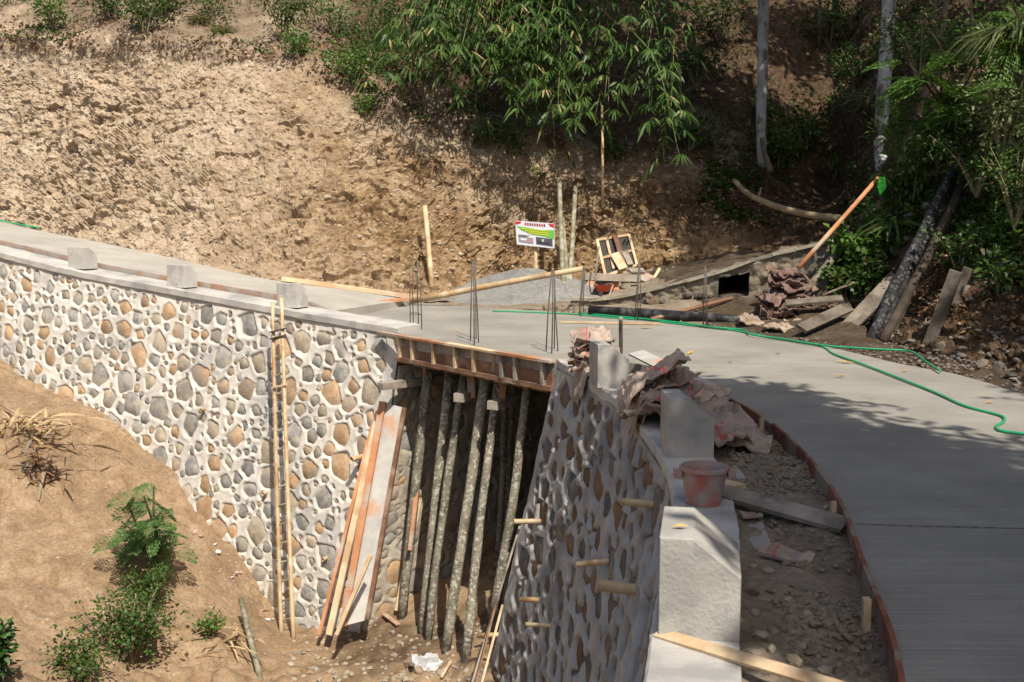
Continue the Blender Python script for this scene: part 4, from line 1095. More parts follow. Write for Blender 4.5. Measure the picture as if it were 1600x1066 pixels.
for i in range(0, 145, 12):
    j = min(i + 12, 149); a = dA + dX * xs_[i] - dN * .10; b = dA + dX * xs_[j] - dN * .10; a.z, b.z = zt_[i] + .012, zt_[j] + .012
    mobj('coping', MB().beam(a, b, .32, .05, (0, 0, 1), .008).v, MB().beam(a, b, .32, .05).f, M['coping'], dw)
ground_d = []
t_ = np.linspace(0, 1, 40)
bt = [dA + dX * x + Vector((0, 0, z + .0)) - dN * .2 for x, z in zip(xs_[::4], zt_[::4])]
bh_ = [hill_pix(pix(b)[0] + 6, pix(b)[1] - 34) + Vector((0, .4, -.25)) for b in bt]
g = np.array([[tuple(b.lerp(e, t)) for t in np.linspace(0, 1, 14)] for b, e in zip(bt, bh_)])
gg = g.reshape(-1, 3); gg[:, 2] += fbm(gg, 3, 3, 4) * .03 - .02
tag(mobj('drain_bank_ground', gg, grid_faces(g.shape[0], 14), M['fill_soil'], smooth=True, local=False), kind='structure')

# ------------------------------------------------------------------ pipe, sticks, hoses on the deck's far side
tag(MB().tube([G(922, 485, .08), G(1010, 490, .08), G(1100, 496, .07), G(1184, 503, .07)], .075, 12).build('black_pipe', M['black_pipe'], None, True), 'long black plastic pipe lying along the far edge of the deck', 'pipe')
tag(MB().beam(G(1018, 499, .03), d_hit(1148, 465) - dX * .0 + dN * .12, .06, .03, (0, -.6, 1)).build('plank', M['wood_red']), 'thin brown plank leaning from the black pipe to the drain opening', 'plank')
tag(MB().beam(G(1150, 500, .05), d_hit(1182, 478) + dN * .3, .06, .05, (0, -.6, 1)).build('stick', M['wood_grey']), 'short brown stick at the end of the black pipe', 'stick')
def hose(pts, label, r=.0115, lift=.013):
    q = catmull([G(u, v, lift) for u, v in pts], 160)
    return tag(MB().tube(q, r, 8).build('garden_hose', M['hose_green'], None, True), label, 'hose')
hose([(770, 486), (830, 488), (880, 490), (920, 493), (965, 497), (1010, 500), (1050, 505), (1110, 512), (1150, 517), (1200, 527), (1250, 535), (1283, 541), (1303, 553), (1350, 570), (1415, 595), (1465, 615), (1509, 635), (1550, 646), (1567, 651), (1568, 659), (1557, 666), (1563, 673), (1600, 678), (1680, 686)], 'green garden hose running across the deck and curling over the shaded road')
hose([(905, 489), (960, 494), (1015, 499), (1070, 505), (1120, 512), (1160, 515), (1175, 523), (1220, 529), (1290, 540), (1357, 545), (1400, 547), (1418, 548), (1428, 551), (1448, 566), (1470, 580)], 'green garden hose along the road edge ending in the dirt below the burnt poles', .011, .03)
hp = catmull([P(-40, 339, 23.9), P(0, 346.5, 23.4), P(30, 353, 23.1), P(62, 358, 22.9)], 30)
tag(MB().tube([p + Vector((0, 0, .03)) for p in hp], .018, 6).build('garden_hose', M['hose_green'], None, True), 'end of a green hose at the top of the upper road slab', 'hose')

# ------------------------------------------------------------------ burnt poles, planks and logs on the right bank
def lean(name, a, b, w, t, m, label, up=(-.6, -1, .5), cat='plank'):
    return tag(MB().beam(a, b, w, t, up, .004).build(name, M[m]), label, cat)
tag(rough_pole(G(1358, 536), P(1502, 243, 14.9), .066, .055, 12, .05, 10, .10).build('burnt_pole', M['charred'], None, True), 'charred pole leaning on the bank, longest and most flaked of three', 'pole', 'burnt poles on the bank')
tag(rough_pole(G(1372, 534) + Vector((0, .12, 0)), P(1500, 262, 15.0), .062, .05, 12, .03, 10, .10).build('burnt_pole', M['charred'], None, True), 'flaked charred pole close behind the longest one', 'pole', 'burnt poles on the bank')
tag(rough_pole(G(1380, 536) + Vector((.02, .1, 0)), P(1506, 285, 14.8), .065, .055, 12, .03, 10, .03).build('burnt_pole', M['wood_dark'], None, True), 'smooth dark brown pole leaning against the charred ones', 'pole', 'burnt poles on the bank')
lean('plank', G(1308, 526), P(1398, 430, 14.9), .16, .035, 'wood_weathered', 'wide grey plank leaning behind the burnt poles')
lean('plank', G(1318, 527) , P(1388, 458, 14.3), .09, .035, 'wood_weathered', 'narrower grey plank leaning under the wide grey one')
lean('plank', G(1449, 546), P(1494, 424, 12.45), .15, .035, 'wood_weathered', 'wide worn plank leaning alone on the dark bank', (-.9, -1, .4))
lean('plank', G(1461, 544), P(1513, 418, 12.6), .10, .03, 'wood_weathered', 'thin pale plank behind the wide worn one on the dark bank', (-.9, -1, .4))
tag(rough_pole(P(1258, 460, 15.3), P(1310, 392, 16.2), .065, .055, 7, .02).build('log', M['wood_weathered'], None, True), 'grey log leaning up the bank behind the sack heap', 'log')
lean('plank', G(1252, 514, .12), P(1326, 480, 14.3), .17, .04, 'wood_weathered', 'short broad grey plank lying on the rubble by the hose', (0, -.8, 1))
lean('plank', P(1228, 474, 15.0), P(1317, 466, 14.9), .16, .03, 'wood_weathered', 'flat grey board lying on top of the rubble and sacks', (0, -.4, 1))
tag(rough_pole(P(1285, 462, 15.0), P(1334, 442, 15.3), .02, .018, 5, .01).build('stick', M['wood_weathered'], None, True), 'thin grey stick poking out above the flat board', 'stick')
op_ = tag(bamboo_pole('bamboo_pole', P(1248, 418, 15.3), P(1372, 278, 15.9), .034, M['wood_orange'], None, .6), 'orange brown pole slanting up from the sack heap, tied with a green ribbon', 'pole')
rbm = MB()
for k in range(3):
    a = P(1372 + k, 276, 15.85); rbm.add([a + Vector((0, -.04, 0)), a + Vector((.06, -.05, -.01)), a + Vector((.05 + .02 * k, -.06, -.14)), a + Vector((.03, -.03, -.26)), a + Vector((-.02, -.04, -.15))], [(0, 1, 2, 4), (4, 2, 3)])
M['ribbon'] = material('ribbon', (.06, .55, .05), (.09, .62, .08), 9, .5, .1, 20)
o = mobj('ribbon', rbm.v, rbm.f, M['ribbon'], op_)
br = catmull([P(1147, 282, 21.3), P(1165, 300, 20.9), P(1188, 313, 20.5), P(1220, 325, 20.2), P(1262, 335, 19.9), P(1312, 342, 19.5)], 24)
o = MB().tube(br, [.045 + .025 * k / 23 for k in range(24)], 8, True, .08).build('fallen_branch', M['twig'], None, True)
tag(o, 'bare curved branch lying across the gully above the drain wall', 'branch')
MB().tube([br[8], br[8] + Vector((.05, -.05, .22))], [.03, .012], 6).build('twig', M['twig'], o)

# ------------------------------------------------------------------ paper sacks
def make_sack_mat(name, c1, c2, stripe):
    m, N, L, b = nodes_of(name)
    uv = N.new('ShaderNodeUVMap').outputs[0]
    pos = N.new('ShaderNodeTexCoord').outputs['Object']
    oi = N.new('ShaderNodeObjectInfo')
    c = n_ramp(N, L, n_noise(N, L, pos, 6, 5), [(.35, c1), (.65, c2)])
    sep = N.new('ShaderNodeSeparateXYZ'); L.new(uv, sep.inputs[0])
    def band(out, a, bb):
        g = N.new('ShaderNodeMath'); g.operation = 'COMPARE'; g.inputs[1].default_value = (a + bb) / 2; g.inputs[2].default_value = (bb - a) / 2
        L.new(out, g.inputs[0]); return g.outputs[0]
    def mul(a, bb):
        g = N.new('ShaderNodeMath'); g.operation = 'MULTIPLY'; L.new(a, g.inputs[0]); L.new(bb, g.inputs[1]); return g.outputs[0]
    c = n_mix(N, L, band(sep.outputs['X'], .30, .345), c, stripe)
    c = n_mix(N, L, mul(band(sep.outputs['X'], .12, .26), n_ramp(N, L, n_noise(N, L, uv, 14, 2), [(.50, (0, 0, 0)), (.58, (.35, .35, .35))])), c, stripe)
    w = N.new('ShaderNodeTexWave'); w.inputs['Scale'].default_value = 22; w.bands_direction = 'X'; L.new(uv, w.inputs['Vector'])
    tx = mul(mul(band(sep.outputs['X'], .56, .74), band(sep.outputs['Y'], .25, .78)), n_ramp(N, L, w.outputs['Fac'], [(.62, (0, 0, 0)), (.72, (1, 1, 1))]))
    tx = mul(tx, n_ramp(N, L, n_noise(N, L, uv, 60, 1), [(.45, (0, 0, 0)), (.5, (.8, .8, .8))]))
    c = n_mix(N, L, tx, c, (.14, .12, .13))
    hs = N.new('ShaderNodeHueSaturation'); mr = N.new('ShaderNodeMapRange'); mr.inputs['To Min'].default_value = .78; mr.inputs['To Max'].default_value = 1.15
    L.new(oi.outputs['Random'], mr.inputs['Value']); L.new(mr.outputs[0], hs.inputs['Value']); L.new(c, hs.inputs['Color'])
    L.new(hs.outputs['Color'], b.inputs['Base Color']); b.inputs['Roughness'].default_value = .85
    n_bump(N, L, b, [(n_noise(N, L, pos, 22, 4, .6, .8), .5, .012)])
    return m
M['sack'] = make_sack_mat('sack', (.27, .205, .16), (.42, .335, .27), (.46, .10, .085))
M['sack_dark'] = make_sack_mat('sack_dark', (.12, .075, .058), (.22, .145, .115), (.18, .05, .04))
M['sack_tan'] = make_sack_mat('sack_tan', (.25, .185, .125), (.37, .29, .215), (.26, .17, .12))
def sack(c, size, rz, tilt, mat, label, group, drape=None, crum=.05, seed=0, n=(17, 21)):
    """a crumpled empty paper sack: a closed two-ply sheet; drape=(direction, start, drop) hangs part of it over an edge"""
    rs = np.random.default_rng(seed)
    nx, ny = n
    u, v = np.meshgrid(np.linspace(0, 1, nx), np.linspace(0, 1, ny), indexing='ij')
    x, y = (u - .5) * size[0], (v - .5) * size[1]
    p = np.stack([x.ravel(), y.ravel(), 0 * x.ravel() + seed * 3.1], 1)
    fa, _ = facets(p, 7.0, seed, 1.1); fb, _ = facets(p, 15.0, seed + 2, 1.1)
    z = np.abs(fbm(p, 3.0, 2, seed)) * crum * 1.6 + fa * crum * .75 + fb * crum * .35
    edge = .03 * fbm(p, 7, 2, seed + 9)
    x = x.ravel() * (1 + edge) + .25 * crum * fbm(p, 6, 2, seed + 3); y = y.ravel() * (1 + edge) + .25 * crum * fbm(p, 6, 2, seed + 4)
    top = np.stack([x, y, z + .012], 1); bot = np.stack([x, y, z * .92 - .004], 1)
    q = np.concatenate([top, bot])
    R = Matrix.Rotation(rz, 3, 'Z') @ Matrix.Rotation(tilt[0], 3, 'X') @ Matrix.Rotation(tilt[1], 3, 'Y')
    q = q @ np.array(R).T + np.array(c)
    if drape:
        d, s0, k = drape; dv = np.array((math.cos(d), math.sin(d), 0)); t = (q - np.array(c)) @ dv - s0; t = np.clip(t, 0, None)
        q = q - dv * (t * .72)[:, None]; q[:, 2] -= t * k
    N_ = nx * ny; f = [tuple(a) for a in grid_faces(nx, ny)]; f += [tuple(N_ + i for i in reversed(a)) for a in [tuple(a) for a in grid_faces(nx, ny)]]
    rim = [i * ny for i in range(nx)] + [(nx - 1) * ny + j for j in range(1, ny)] + [i * ny + ny - 1 for i in range(nx - 2, -1, -1)] + [j for j in range(ny - 2, 0, -1)]
    for a in range(len(rim)):
        b = (a + 1) % len(rim); f.append((rim[b], rim[a], N_ + rim[a], N_ + rim[b]))
    o = mobj('cement_sack', q, f, mat)
    uvl = o.data.uv_layers.new(name='UVMap'); li = np.zeros(len(o.data.loops), dtype=np.int32); o.data.loops.foreach_get('vertex_index', li)
    U = np.tile(u.ravel(), 2)[li]; V = np.tile(v.ravel(), 2)[li]
    uvl.data.foreach_set('uv', np.stack([U, V], 1).ravel())
    return tag(o, label, 'sack', group)
def nw(s, off, z):       # a point on or beside the near wall top: off metres behind its face
    c, n = Vector(NWALL.top(s)), Vector(NWALL.nor(s)); return c - n * off + Vector((0, 0, z))
sA, sB = s_at(NWALL, y=10.75), s_at(NWALL, y=8.75)
for k in range(8):      # stack between the deck end and the rough block
    r = random.Random(40 + k)
    sack(nw(sA + r.uniform(-.08, .05), .12 + r.uniform(-.06, .05), .03 + k * .045), (.36, .44), r.uniform(-.5, .5), (r.uniform(-.25, .25), r.uniform(-.3, .2)), M['sack'],
         ['lowest', 'second', 'third', 'fourth', 'fifth', 'sixth', 'seventh', 'topmost'][k] + ' folded paper sack of the stack at the deck end of the grey wall', 'empty cement sacks on the grey wall', None, .055, 40 + k)
for k, (ds, off, z, dr, l) in enumerate(((.0, .02, .10, 1.7, 'torn paper sack hanging down the face of the grey wall'), (-.18, .0, .04, 1.2, 'crumpled sack flopping over the grey wall edge beside the rough block'))):
    d = math.atan2(NWALL.nor(sA)[1], NWALL.nor(sA)[0]); sack(nw(sA + ds, off, z), (.5, .30), d, (0, .1), M['sack'], l, 'empty cement sacks on the grey wall', (d, .03, dr), .05, 60 + k)
dB_ = math.atan2(NWALL.nor(sB)[1], NWALL.nor(sB)[0])
for k, (ds, off, z, sz, rz, tl, dr, l) in enumerate((
    (-.25, .14, .04, (.62, .62), dB_ + .1, (.15, .05), (dB_, .12, .9), 'lowest crumpled sack spilling over the wall face behind the shaded block'),
    (-.35, .10, .10, (.60, .55), dB_ - .3, (.1, .1), (dB_, .10, .8), 'dark folded sack bulging out under the printed one'),
    (.25, .12, .10, (.50, .60), dB_ + .5, (-.1, .1), (dB_, .10, .9), 'grey torn sack at the foot of the rough guard block'),
    (-.05, .16, .19, (.62, .58), dB_ + .2, (.2, .25), (dB_, .14, .6), 'crumpled sack under the red striped one on the heap'),
    (-.10, .12, .27, (.66, .60), dB_ - .05, (.12, .42), (dB_, .16, .6), 'sack with red stripe and printed text on top of the heap by the shaded block'),
    (-.55, .16, .14, (.5, .5), dB_ + .7, (.3, .1), None, 'brown wrinkled sack tucked against the shaded guard block'),
    (.02, .46, .12, (.55, .5), dB_ - .6, (.1, -.2), None, 'flattened sack behind the printed one toward the road'),
    (.55, .50, .08, (.6, .45), dB_ + .3, (-.1, -.1), None, 'flat red printed sack lying by the road edge near the rough block'))):
    sack(nw(sB + ds, off, z), sz, rz, tl, M['sack'], l, 'empty cement sacks on the grey wall', dr, .05, 80 + k)
for k, (x, y, z, sz, rz, tl, l) in enumerate(((1.52, 8.75, .06, (.62, .42), 1.2, (.1, -.3), 'long pale sack between the shaded block and the red edge boards'), (1.48, 8.1, .02, (.55, .5), .4, (.2, -.2), 'crumpled red marked sack right beside the shaded block'),
                                          (1.60, 7.75, -.02, (.55, .45), -.3, (.1, .2), 'curled sack on the rubble beyond the shaded block'), (1.42, 7.5, .0, (.5, .4), .9, (-.2, .1), 'sack folded open on the rubble, closest to the bucket'),
                                          (1.62, 9.45, .04, (.5, .45), 1.7, (.3, .1), 'upturned sack at the far end of the red edge boards'), (1.35, 10.1, .08, (.55, .42), 2.0, (-.1, .25), 'crumpled sack behind the rough guard block'))):
    sack((x, y, z), sz, rz, tl, M['sack'], l, 'empty cement sacks beside the road form', None, .055, 120 + k)
tag(MB().beam(G(994, 551, .14), G(1105, 606, .05), .17, .02, (-.2, 0, 1)).build('sheet_strip', M['panel_grey']), 'pale grey board strip lying behind the rough guard block', 'board')
ORD = ['first', 'second', 'third', 'fourth', 'fifth', 'sixth', 'seventh', 'eighth', 'ninth', 'tenth', 'eleventh', 'twelfth', 'thirteenth']
for k in range(13):     # far heap under the slanting pole
    r = random.Random(70 + k); t = k / 12
    p = P(1238 + r.uniform(-9, 9) - 6 * t, 492 - t * 62, 15.4 + r.uniform(-.12, .12) + .25 * t)
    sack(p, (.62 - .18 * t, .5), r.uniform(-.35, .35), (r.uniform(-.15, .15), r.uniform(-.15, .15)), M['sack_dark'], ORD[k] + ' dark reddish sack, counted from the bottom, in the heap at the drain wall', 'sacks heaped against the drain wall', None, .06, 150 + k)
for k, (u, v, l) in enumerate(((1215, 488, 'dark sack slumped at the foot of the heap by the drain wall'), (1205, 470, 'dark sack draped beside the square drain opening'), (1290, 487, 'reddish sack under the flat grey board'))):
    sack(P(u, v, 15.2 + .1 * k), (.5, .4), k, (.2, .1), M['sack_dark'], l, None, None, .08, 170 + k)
for k, (u, v, l) in enumerate(((1172, 512, 'pale tan sack at the road edge by the pipe end'), (1200, 508, 'tan crumpled sack beside the pale one at the road edge'), (1226, 503, 'wide tan sack on the rubble below the dark heap'), (1255, 500, 'tan sack wedged under the broad plank'), (1240, 515, 'grey tan sack flattened beside the hose'), (1214, 520, 'small tan sack scrap next to the hose'))):
    p = G(u, v); sack((p.x, p.y, .06), (.34, .28), k * 1.1, (.15, .1), M['sack_tan' if k % 3 != 1 else 'sack'], l, 'tan sacks by the far road edge', None, .05, 190 + k)
p = G(1228, 872, -.06); sack((p.x, p.y, -.05), (.26, .09), -.6, (.1, .1), M['sack'], 'torn red printed paper strip lying on the rubble', None, None, .03, 222, (9, 5))
p = G(1172, 808, -.06); sack((p.x, p.y, -.06), (.12, .07), .2, (.1, .1), M['sack'], 'small red paper scrap under the plank by the bucket', None, None, .02, 223, (7, 5))

# ------------------------------------------------------------------ bucket and planks on the near wall
def lathe(prof, c, n=28):
    v, f = [], []
    for (r, z) in prof:
        for k in range(n): v.append(Vector(c) + Vector((r * math.cos(2 * PI * k / n), r * math.sin(2 * PI * k / n), z)))
    for i in range(len(prof) - 1):
        for k in range(n): f.append((i * n + k, i * n + (k + 1) % n, (i + 1) * n + (k + 1) % n, (i + 1) * n + k))
    return v, f
bc = G(1101, 789) + Vector((0, .04, .004))
bk = empty('bucket', bc, 'red plastic bucket caked with cement standing on the wall cap', 'bucket')
v_, f_ = lathe([(0, .0), (.098, .0), (.128, .19), (.139, .19), (.139, .209), (.126, .211), (.120, .185), (.092, .012), (0, .012)], bc)
mobj('shell', v_, f_, M['red_plastic'], bk, smooth=False)
M['cement_crust'] = material('cement_crust', (.34, .31, .29), (.44, .41, .39), 7, .95, .6, 25)
v_, f_ = lathe([(0, .07), (.06, .08), (.106, .088)], bc, 24); mobj('cement_crust', v_, f_, M['cement_crust'], bk, smooth=True)
for sgn in (-1, 1):
    MB().box(bc + Vector((sgn * .15, -.01, .17)), (.04, .05, .05), None, .004).build('lug', M['red_plastic'], bk)
def lay(u0, v0, z0, u1, v1, z1, w, t, m, l, up=(0, 0, 1)):
    return tag(MB().beam(G(u0, v0, z0), G(u1, v1, z1), w, t, up, .003).build('plank', M[m]), l, 'plank')
lay(1128, 768, .02, 1322, 822, -.03, .13, .03, 'wood_grey', 'grey plank lying from the bucket across the rubble strip', (-.1, -.3, 1))
lay(1112, 752, .018, 1156, 762, .02, .12, .03, 'wood_pale', 'short pale board end behind the bucket on the cap')
lay(1026, 989, .012, 1370, 1092, .03, .05, .016, 'wood_pale', 'long pale plank lying across the cap in front of the nearest block', (.1, -.75, 1))

# ------------------------------------------------------------------ rocks and gravel
_phi = (1 + 5 ** .5) / 2
ICO_V = np.array([(-1, _phi, 0), (1, _phi, 0), (-1, -_phi, 0), (1, -_phi, 0), (0, -1, _phi), (0, 1, _phi), (0, -1, -_phi), (0, 1, -_phi), (_phi, 0, -1), (_phi, 0, 1), (-_phi, 0, -1), (-_phi, 0, 1)]) / 1.902
ICO_F = np.array([(0, 11, 5), (0, 5, 1), (0, 1, 7), (0, 7, 10), (0, 10, 11), (1, 5, 9), (5, 11, 4), (11, 10, 2), (10, 7, 6), (7, 1, 8), (3, 9, 4), (3, 4, 2), (3, 2, 6), (3, 6, 8), (3, 8, 9), (4, 9, 5), (2, 4, 11), (6, 2, 10), (8, 6, 7), (9, 8, 1)])
def ico_rock(c, r, rng, flat=.75):
    """a broken stone of 32 to 40 triangles: a jittered icosahedron with its broadest faces split"""
    R = np.array(Quaternion(Vector((rng.uniform(-1, 1), rng.uniform(-1, 1), rng.uniform(-1, 1))), rng.uniform(0, 3)).to_matrix())
    v = ICO_V * np.array([rng.uniform(.75, 1.2), rng.uniform(.7, 1.1), rng.uniform(.55, .9)])
    v = v * np.array([[rng.uniform(.82, 1.15)] for _ in range(12)])
    v = (v @ R.T) * r; v[:, 2] *= flat
    return v + np.array(c)
def rock(c, r, mat, name='stone', rng=random):
    return mobj(name, ico_rock(c, r, rng), [tuple(x) for x in ICO_F], mat)
def rocks_joined(name, pts, radii, mat, kind='stuff', seed=0, smooth=False):
    rng = random.Random(seed); V, Fc = [], []
    for k, (p, r) in enumerate(zip(pts, radii)): V.append(ico_rock(p, r, rng)); Fc.append(ICO_F + 12 * k)
    o = mobj(name, np.concatenate(V), np.concatenate(Fc), mat, smooth=smooth, local=False); return tag(o, kind=kind)
rr = random.Random(5)
ids = [k for k in range(len(FILL)) if 3.2 < FILL[k, 1] < 10.5]
inner = lambda k: .3 < (k % 46) / 45. < .94
ids = [k for k in ids if inner(k)]
gp, gr = [], []
for _ in range(6500):
    k = rr.choice(ids); w = fbm(FILL[k:k + 1], 1.6, 2, 50)[0]
    if rr.random() > .35 + w: continue
    gp.append(FILL[k] + np.array((rr.uniform(-.05, .05), rr.uniform(-.05, .05), .003))); gr.append(rr.uniform(.006, .022) * (1.3 if w > .25 else 1))
rocks_joined('gravel', gp, gr, M['rock'], seed=3)
spots = [(1172, 925, .085), (1200, 895, .05), (1188, 1000, .06), (1210, 985, .05), (1232, 940, .045), (1250, 1000, .055), (1275, 1010, .05), (1305, 965, .045), (1335, 1000, .05), (1240, 1040, .06), (1290, 1045, .05), (1350, 1040, .05), (1180, 960, .04),
         (1262, 960, .035), (1225, 1010, .045), (1310, 1030, .04), (1178, 885, .045), (1190, 855, .035), (1215, 760, .05), (1245, 742, .04), (1290, 800, .04), (1268, 815, .045), (1240, 805, .04), (1212, 800, .04), (1300, 1055, .05), (1268, 980, .04), (1205, 1030, .05), (1166, 1040, .06)]
for u, v, r in spots:
    r *= .68; p = G(u, v, -.07); p.z = fill_z(p.x, p.y) + r * .2
    tag(rock(p, r, M['rock']), 'broken grey stone lying in the rubble strip between cap and red edge boards', 'stone', 'rubble stones in the strip beside the road')
# stones at the foot of the right bank, the drain and the ravine
for k, (u, v, r) in enumerate([(1388, 532, .11), (1412, 530, .13), (1430, 540, .09), (1335, 500, .13), (1320, 512, .10), (1290, 505, .10), (1306, 498, .09), (1500, 560, .07), (1535, 575, .09), (1560, 578, .08), (1580, 590, .07), (1480, 548, .07), (1465, 552, .05), (1360, 545, .05), (1268, 492, .12), (1282, 478, .14), (1345, 525, .09)]):
    p = G(u, v, .0); p.z = .03 + (.25 if (u, v) in ((1282, 478), (1268, 492)) else 0)
    tag(rock(p, r, M['rock_dark'] if u > 1400 else M['rock']), 'loose stone at the foot of the dark right bank', 'stone', 'loose stones along the far road edge')
for k in range(16):
    u, v = rr.uniform(1005, 1180), 0
    b = d_hit(u, 488); p = b + dN * rr.uniform(.02, .12); p.z = rr.uniform(-.02, .10 + .22 * (u < 1110))
    tag(rock(p, rr.uniform(.08, .15), M['rock_dark']), 'rounded stone built into or lying at the low drain wall', 'stone', 'stones at the low drain wall')
gp = [np.array(G(rr.uniform(1150, 1600), 0, 0)) if False else None]
gp, gr = [], []
for _ in range(1700):
    t = rr.random(); a = ROAD_OUT[int(60 + t * 150)]; d = rr.uniform(.05, 1.3)
    n = np.array((a[0] - 0.5, a[1] - 8.0, 0)); n /= np.linalg.norm(n)
    q = a + n * d; gp.append(np.array((q[0], q[1], -.02 + rr.uniform(-.02, .03)))); gr.append(rr.uniform(.008, .035))
rocks_joined('road_edge_rubble', gp, gr, M['rock_dark'], seed=9)
def ravine_scatter(n, u0, u1, v0, v1, r0, r1, seed):
    q = random.Random(seed); pts, rad = [], []
    for _ in range(n):
        p = ravine_pix(q.uniform(u0, u1), q.uniform(v0, v1)); pts.append(np.array(p)); rad.append(q.uniform(r0, r1))
    return pts, rad
a, b = ravine_scatter(240, 440, 760, 975, 1066, .012, .05, 1); c, d = ravine_scatter(220, 250, 480, 720, 980, .008, .025, 2); e, f_ = ravine_scatter(260, 0, 430, 600, 1066, .008, .03, 3)
rocks_joined('ravine_gravel', a + c + e, b + d + f_, M['stone_tan'], seed=4)
for u, v, r, m, l in ((640, 1040, .09, 'rock', 'rough tan stone among the debris below the props'), (655, 1052, .08, 'rock', 'second rough stone in the debris below the props'), (612, 1015, .06, 'rock', 'small stone near the foot of the first prop'), (690, 1055, .07, 'stone_tan', 'broken tan stone beside the white plastic bag')):
    p = ravine_pix(u, v); tag(rock(p + Vector((0, 0, .02)), r, M[m]), l, 'stone')
p = ravine_pix(668, 1048); sack((p.x, p.y, p.z + .04), (.34, .3), .4, (.2, .2), M['white_plastic'], 'crumpled white plastic bag on the dirt below the props', None, None, .08, 333)['category'] = 'plastic bag'
for k, (a, b, w, m, l) in enumerate((((378, 978), (408, 1062), .06, 'lichen_pole', 'green bamboo length with a cut end stuck in the ravine bank'), ((600, 966), (622, 982), .06, 'wood_orange', 'split orange board end lying by the first prop'), ((548, 985), (570, 968), .10, 'wood_orange', 'short orange offcut at the foot of the grey panel'),
                                  ((690, 1066), (705, 1040), .03, 'wood_pale', 'pale splinter of wood below the props'))):
    pa, pb = ravine_pix(*a), ravine_pix(*b); up = Vector((0, 0, .05))
    if k == 0: tag(MB().tube([pb - up * .5, pa.lerp(pb, .4) + up * 3, pa + up * 7], .035, 8).build('bamboo_stick', M['bamboo_grey'], None, True), l, 'bamboo')
    else: tag(MB().beam(pa + up, pb + up, w, .02, (0, -.3, 1)).build('offcut', M[m]), l, 'offcut')
# loose rock on the cut face
hp_, hr_ = [], []
hm = random.Random(12)
for _ in range(9500):
    i, j = hm.randrange(60, int(HILL.shape[0] * .78)), int(hm.random() ** .8 * HN1 * 1.0) + 8
    if HILLU[i, j] > 13.6: continue
    hp_.append(HILL[i, j]); hr_.append(hm.uniform(.012, .045) * (1.0 if hm.random() < .93 else 2.2))
rocks_joined('hillside_rubble', hp_, hr_, M['hill_soil'], seed=14)
bp_, br_ = [], []
for _ in range(1100):
    i, j = hm.randrange(int(HILL.shape[0] * .7), HILL.shape[0] - 60), int(hm.random() * HN1 * .75) + 6
    if not 17.3 < HILLU[i, j] < 21.9: continue
    bp_.append(HILL[i, j]); br_.append(hm.uniform(.015, .05) * (1.0 if hm.random() < .9 else 2.4))
rocks_joined('bank_rubble', bp_, br_, M['rock_dark'], seed=15)
# fallen leaves on the road
for k, (u, v, r, l) in enumerate(((1010, 513, .13, 'long yellow leaf lying on the deck below the hose'), (1078, 552, .11, 'yellow leaf on the sunny road beyond the rough block'), (1320, 566, .11, 'brown curled leaf beside the green hose'), (1313, 588, .07, 'small yellow green leaf on the shaded road edge'),
                                  (1216, 553, .05, 'tiny pale leaf on the sunny road'), (1415, 580, .06, 'small tan leaf between the hoses'), (715, 517, .05, 'tiny pale leaf at the middle of the deck'), (1545, 630, .05, 'small yellow leaf near the hose bend'), (1140, 566, .05, 'tiny orange leaf on the road, near the shade line'))):
    p = G(u, v, .008); d = Vector((math.cos(k * 1.3), math.sin(k * 1.3) * .6, 0)).normalized() * r; s = Vector((-d.y, d.x, 0)) * .28
    mobj_ = mobj('fallen_leaf', [p - d, p + s + Vector((0, 0, .01)), p + d + Vector((0, 0, .02)), p - s + Vector((0, 0, .012)), p - d * .2 + Vector((0, 0, .0))], [(0, 1, 4), (1, 2, 4), (2, 3, 4), (3, 0, 4)], M['leaf_yellow'])
    tag(mobj_, l, 'leaf', 'fallen leaves on the road')
pb_ = Vector(NWALL.top(s_at(NWALL, y=4.15))) - Vector(NWALL.nor(s_at(NWALL, y=4.15))) * .10 + Vector((0, .03, .412))
tag(mobj('fallen_leaf', [pb_ + Vector((-.035, 0, 0)), pb_ + Vector((0, .012, .006)), pb_ + Vector((.035, .004, 0)), pb_ + Vector((0, -.014, .004))], [(0, 1, 2, 3)], M['leaf_yellow']), 'small yellow leaf on top of the nearest guard block', 'leaf', 'fallen leaves on the road')

# ------------------------------------------------------------------ foliage
def unit(a): return a / (np.linalg.norm(a, axis=1, keepdims=True) + 1e-9)
def leaf_mesh(base, d, L, W, droop=.3, roll=None, rng=RNG, blunt=.4):
    """pointed leaves with a bend: 6 vertices, 4 faces each"""
    n = len(base); d = unit(d)
    L = np.broadcast_to(np.asarray(L, float), (n,))[:, None]; W = np.broadcast_to(np.asarray(W, float), (n,))[:, None]
    up = np.zeros((n, 3)); up[:, 2] = 1
    up = up + rng.normal(0, .45, (n, 3)) if roll is None else up + roll
    side = unit(np.cross(d, up)); nr = np.cross(side, d)
    dz = np.zeros((n, 3)); dz[:, 2] = -1
    m1 = base + d * L * blunt * .8 + nr * W * .25; m2 = base + d * L * .7 + dz * L * droop * .25; tip = base + d * L * .97 + dz * L * droop * .6
    v = np.stack([base, m1 + side * W * .5, m1 - side * W * .5, m2 + side * W * .36, m2 - side * W * .36, tip], 1).reshape(-1, 3)
    k = np.arange(n)[:, None] * 6
    tri = np.concatenate([np.stack([k + 0, k + 1, k + 2], -1).reshape(-1, 3), np.stack([k + 3, k + 5, k + 4], -1).reshape(-1, 3)])
    quad = np.stack([k + 1, k + 3, k + 4, k + 2], -1).reshape(-1, 4)
    return v, [tuple(x) for x in tri] + [tuple(x) for x in quad]
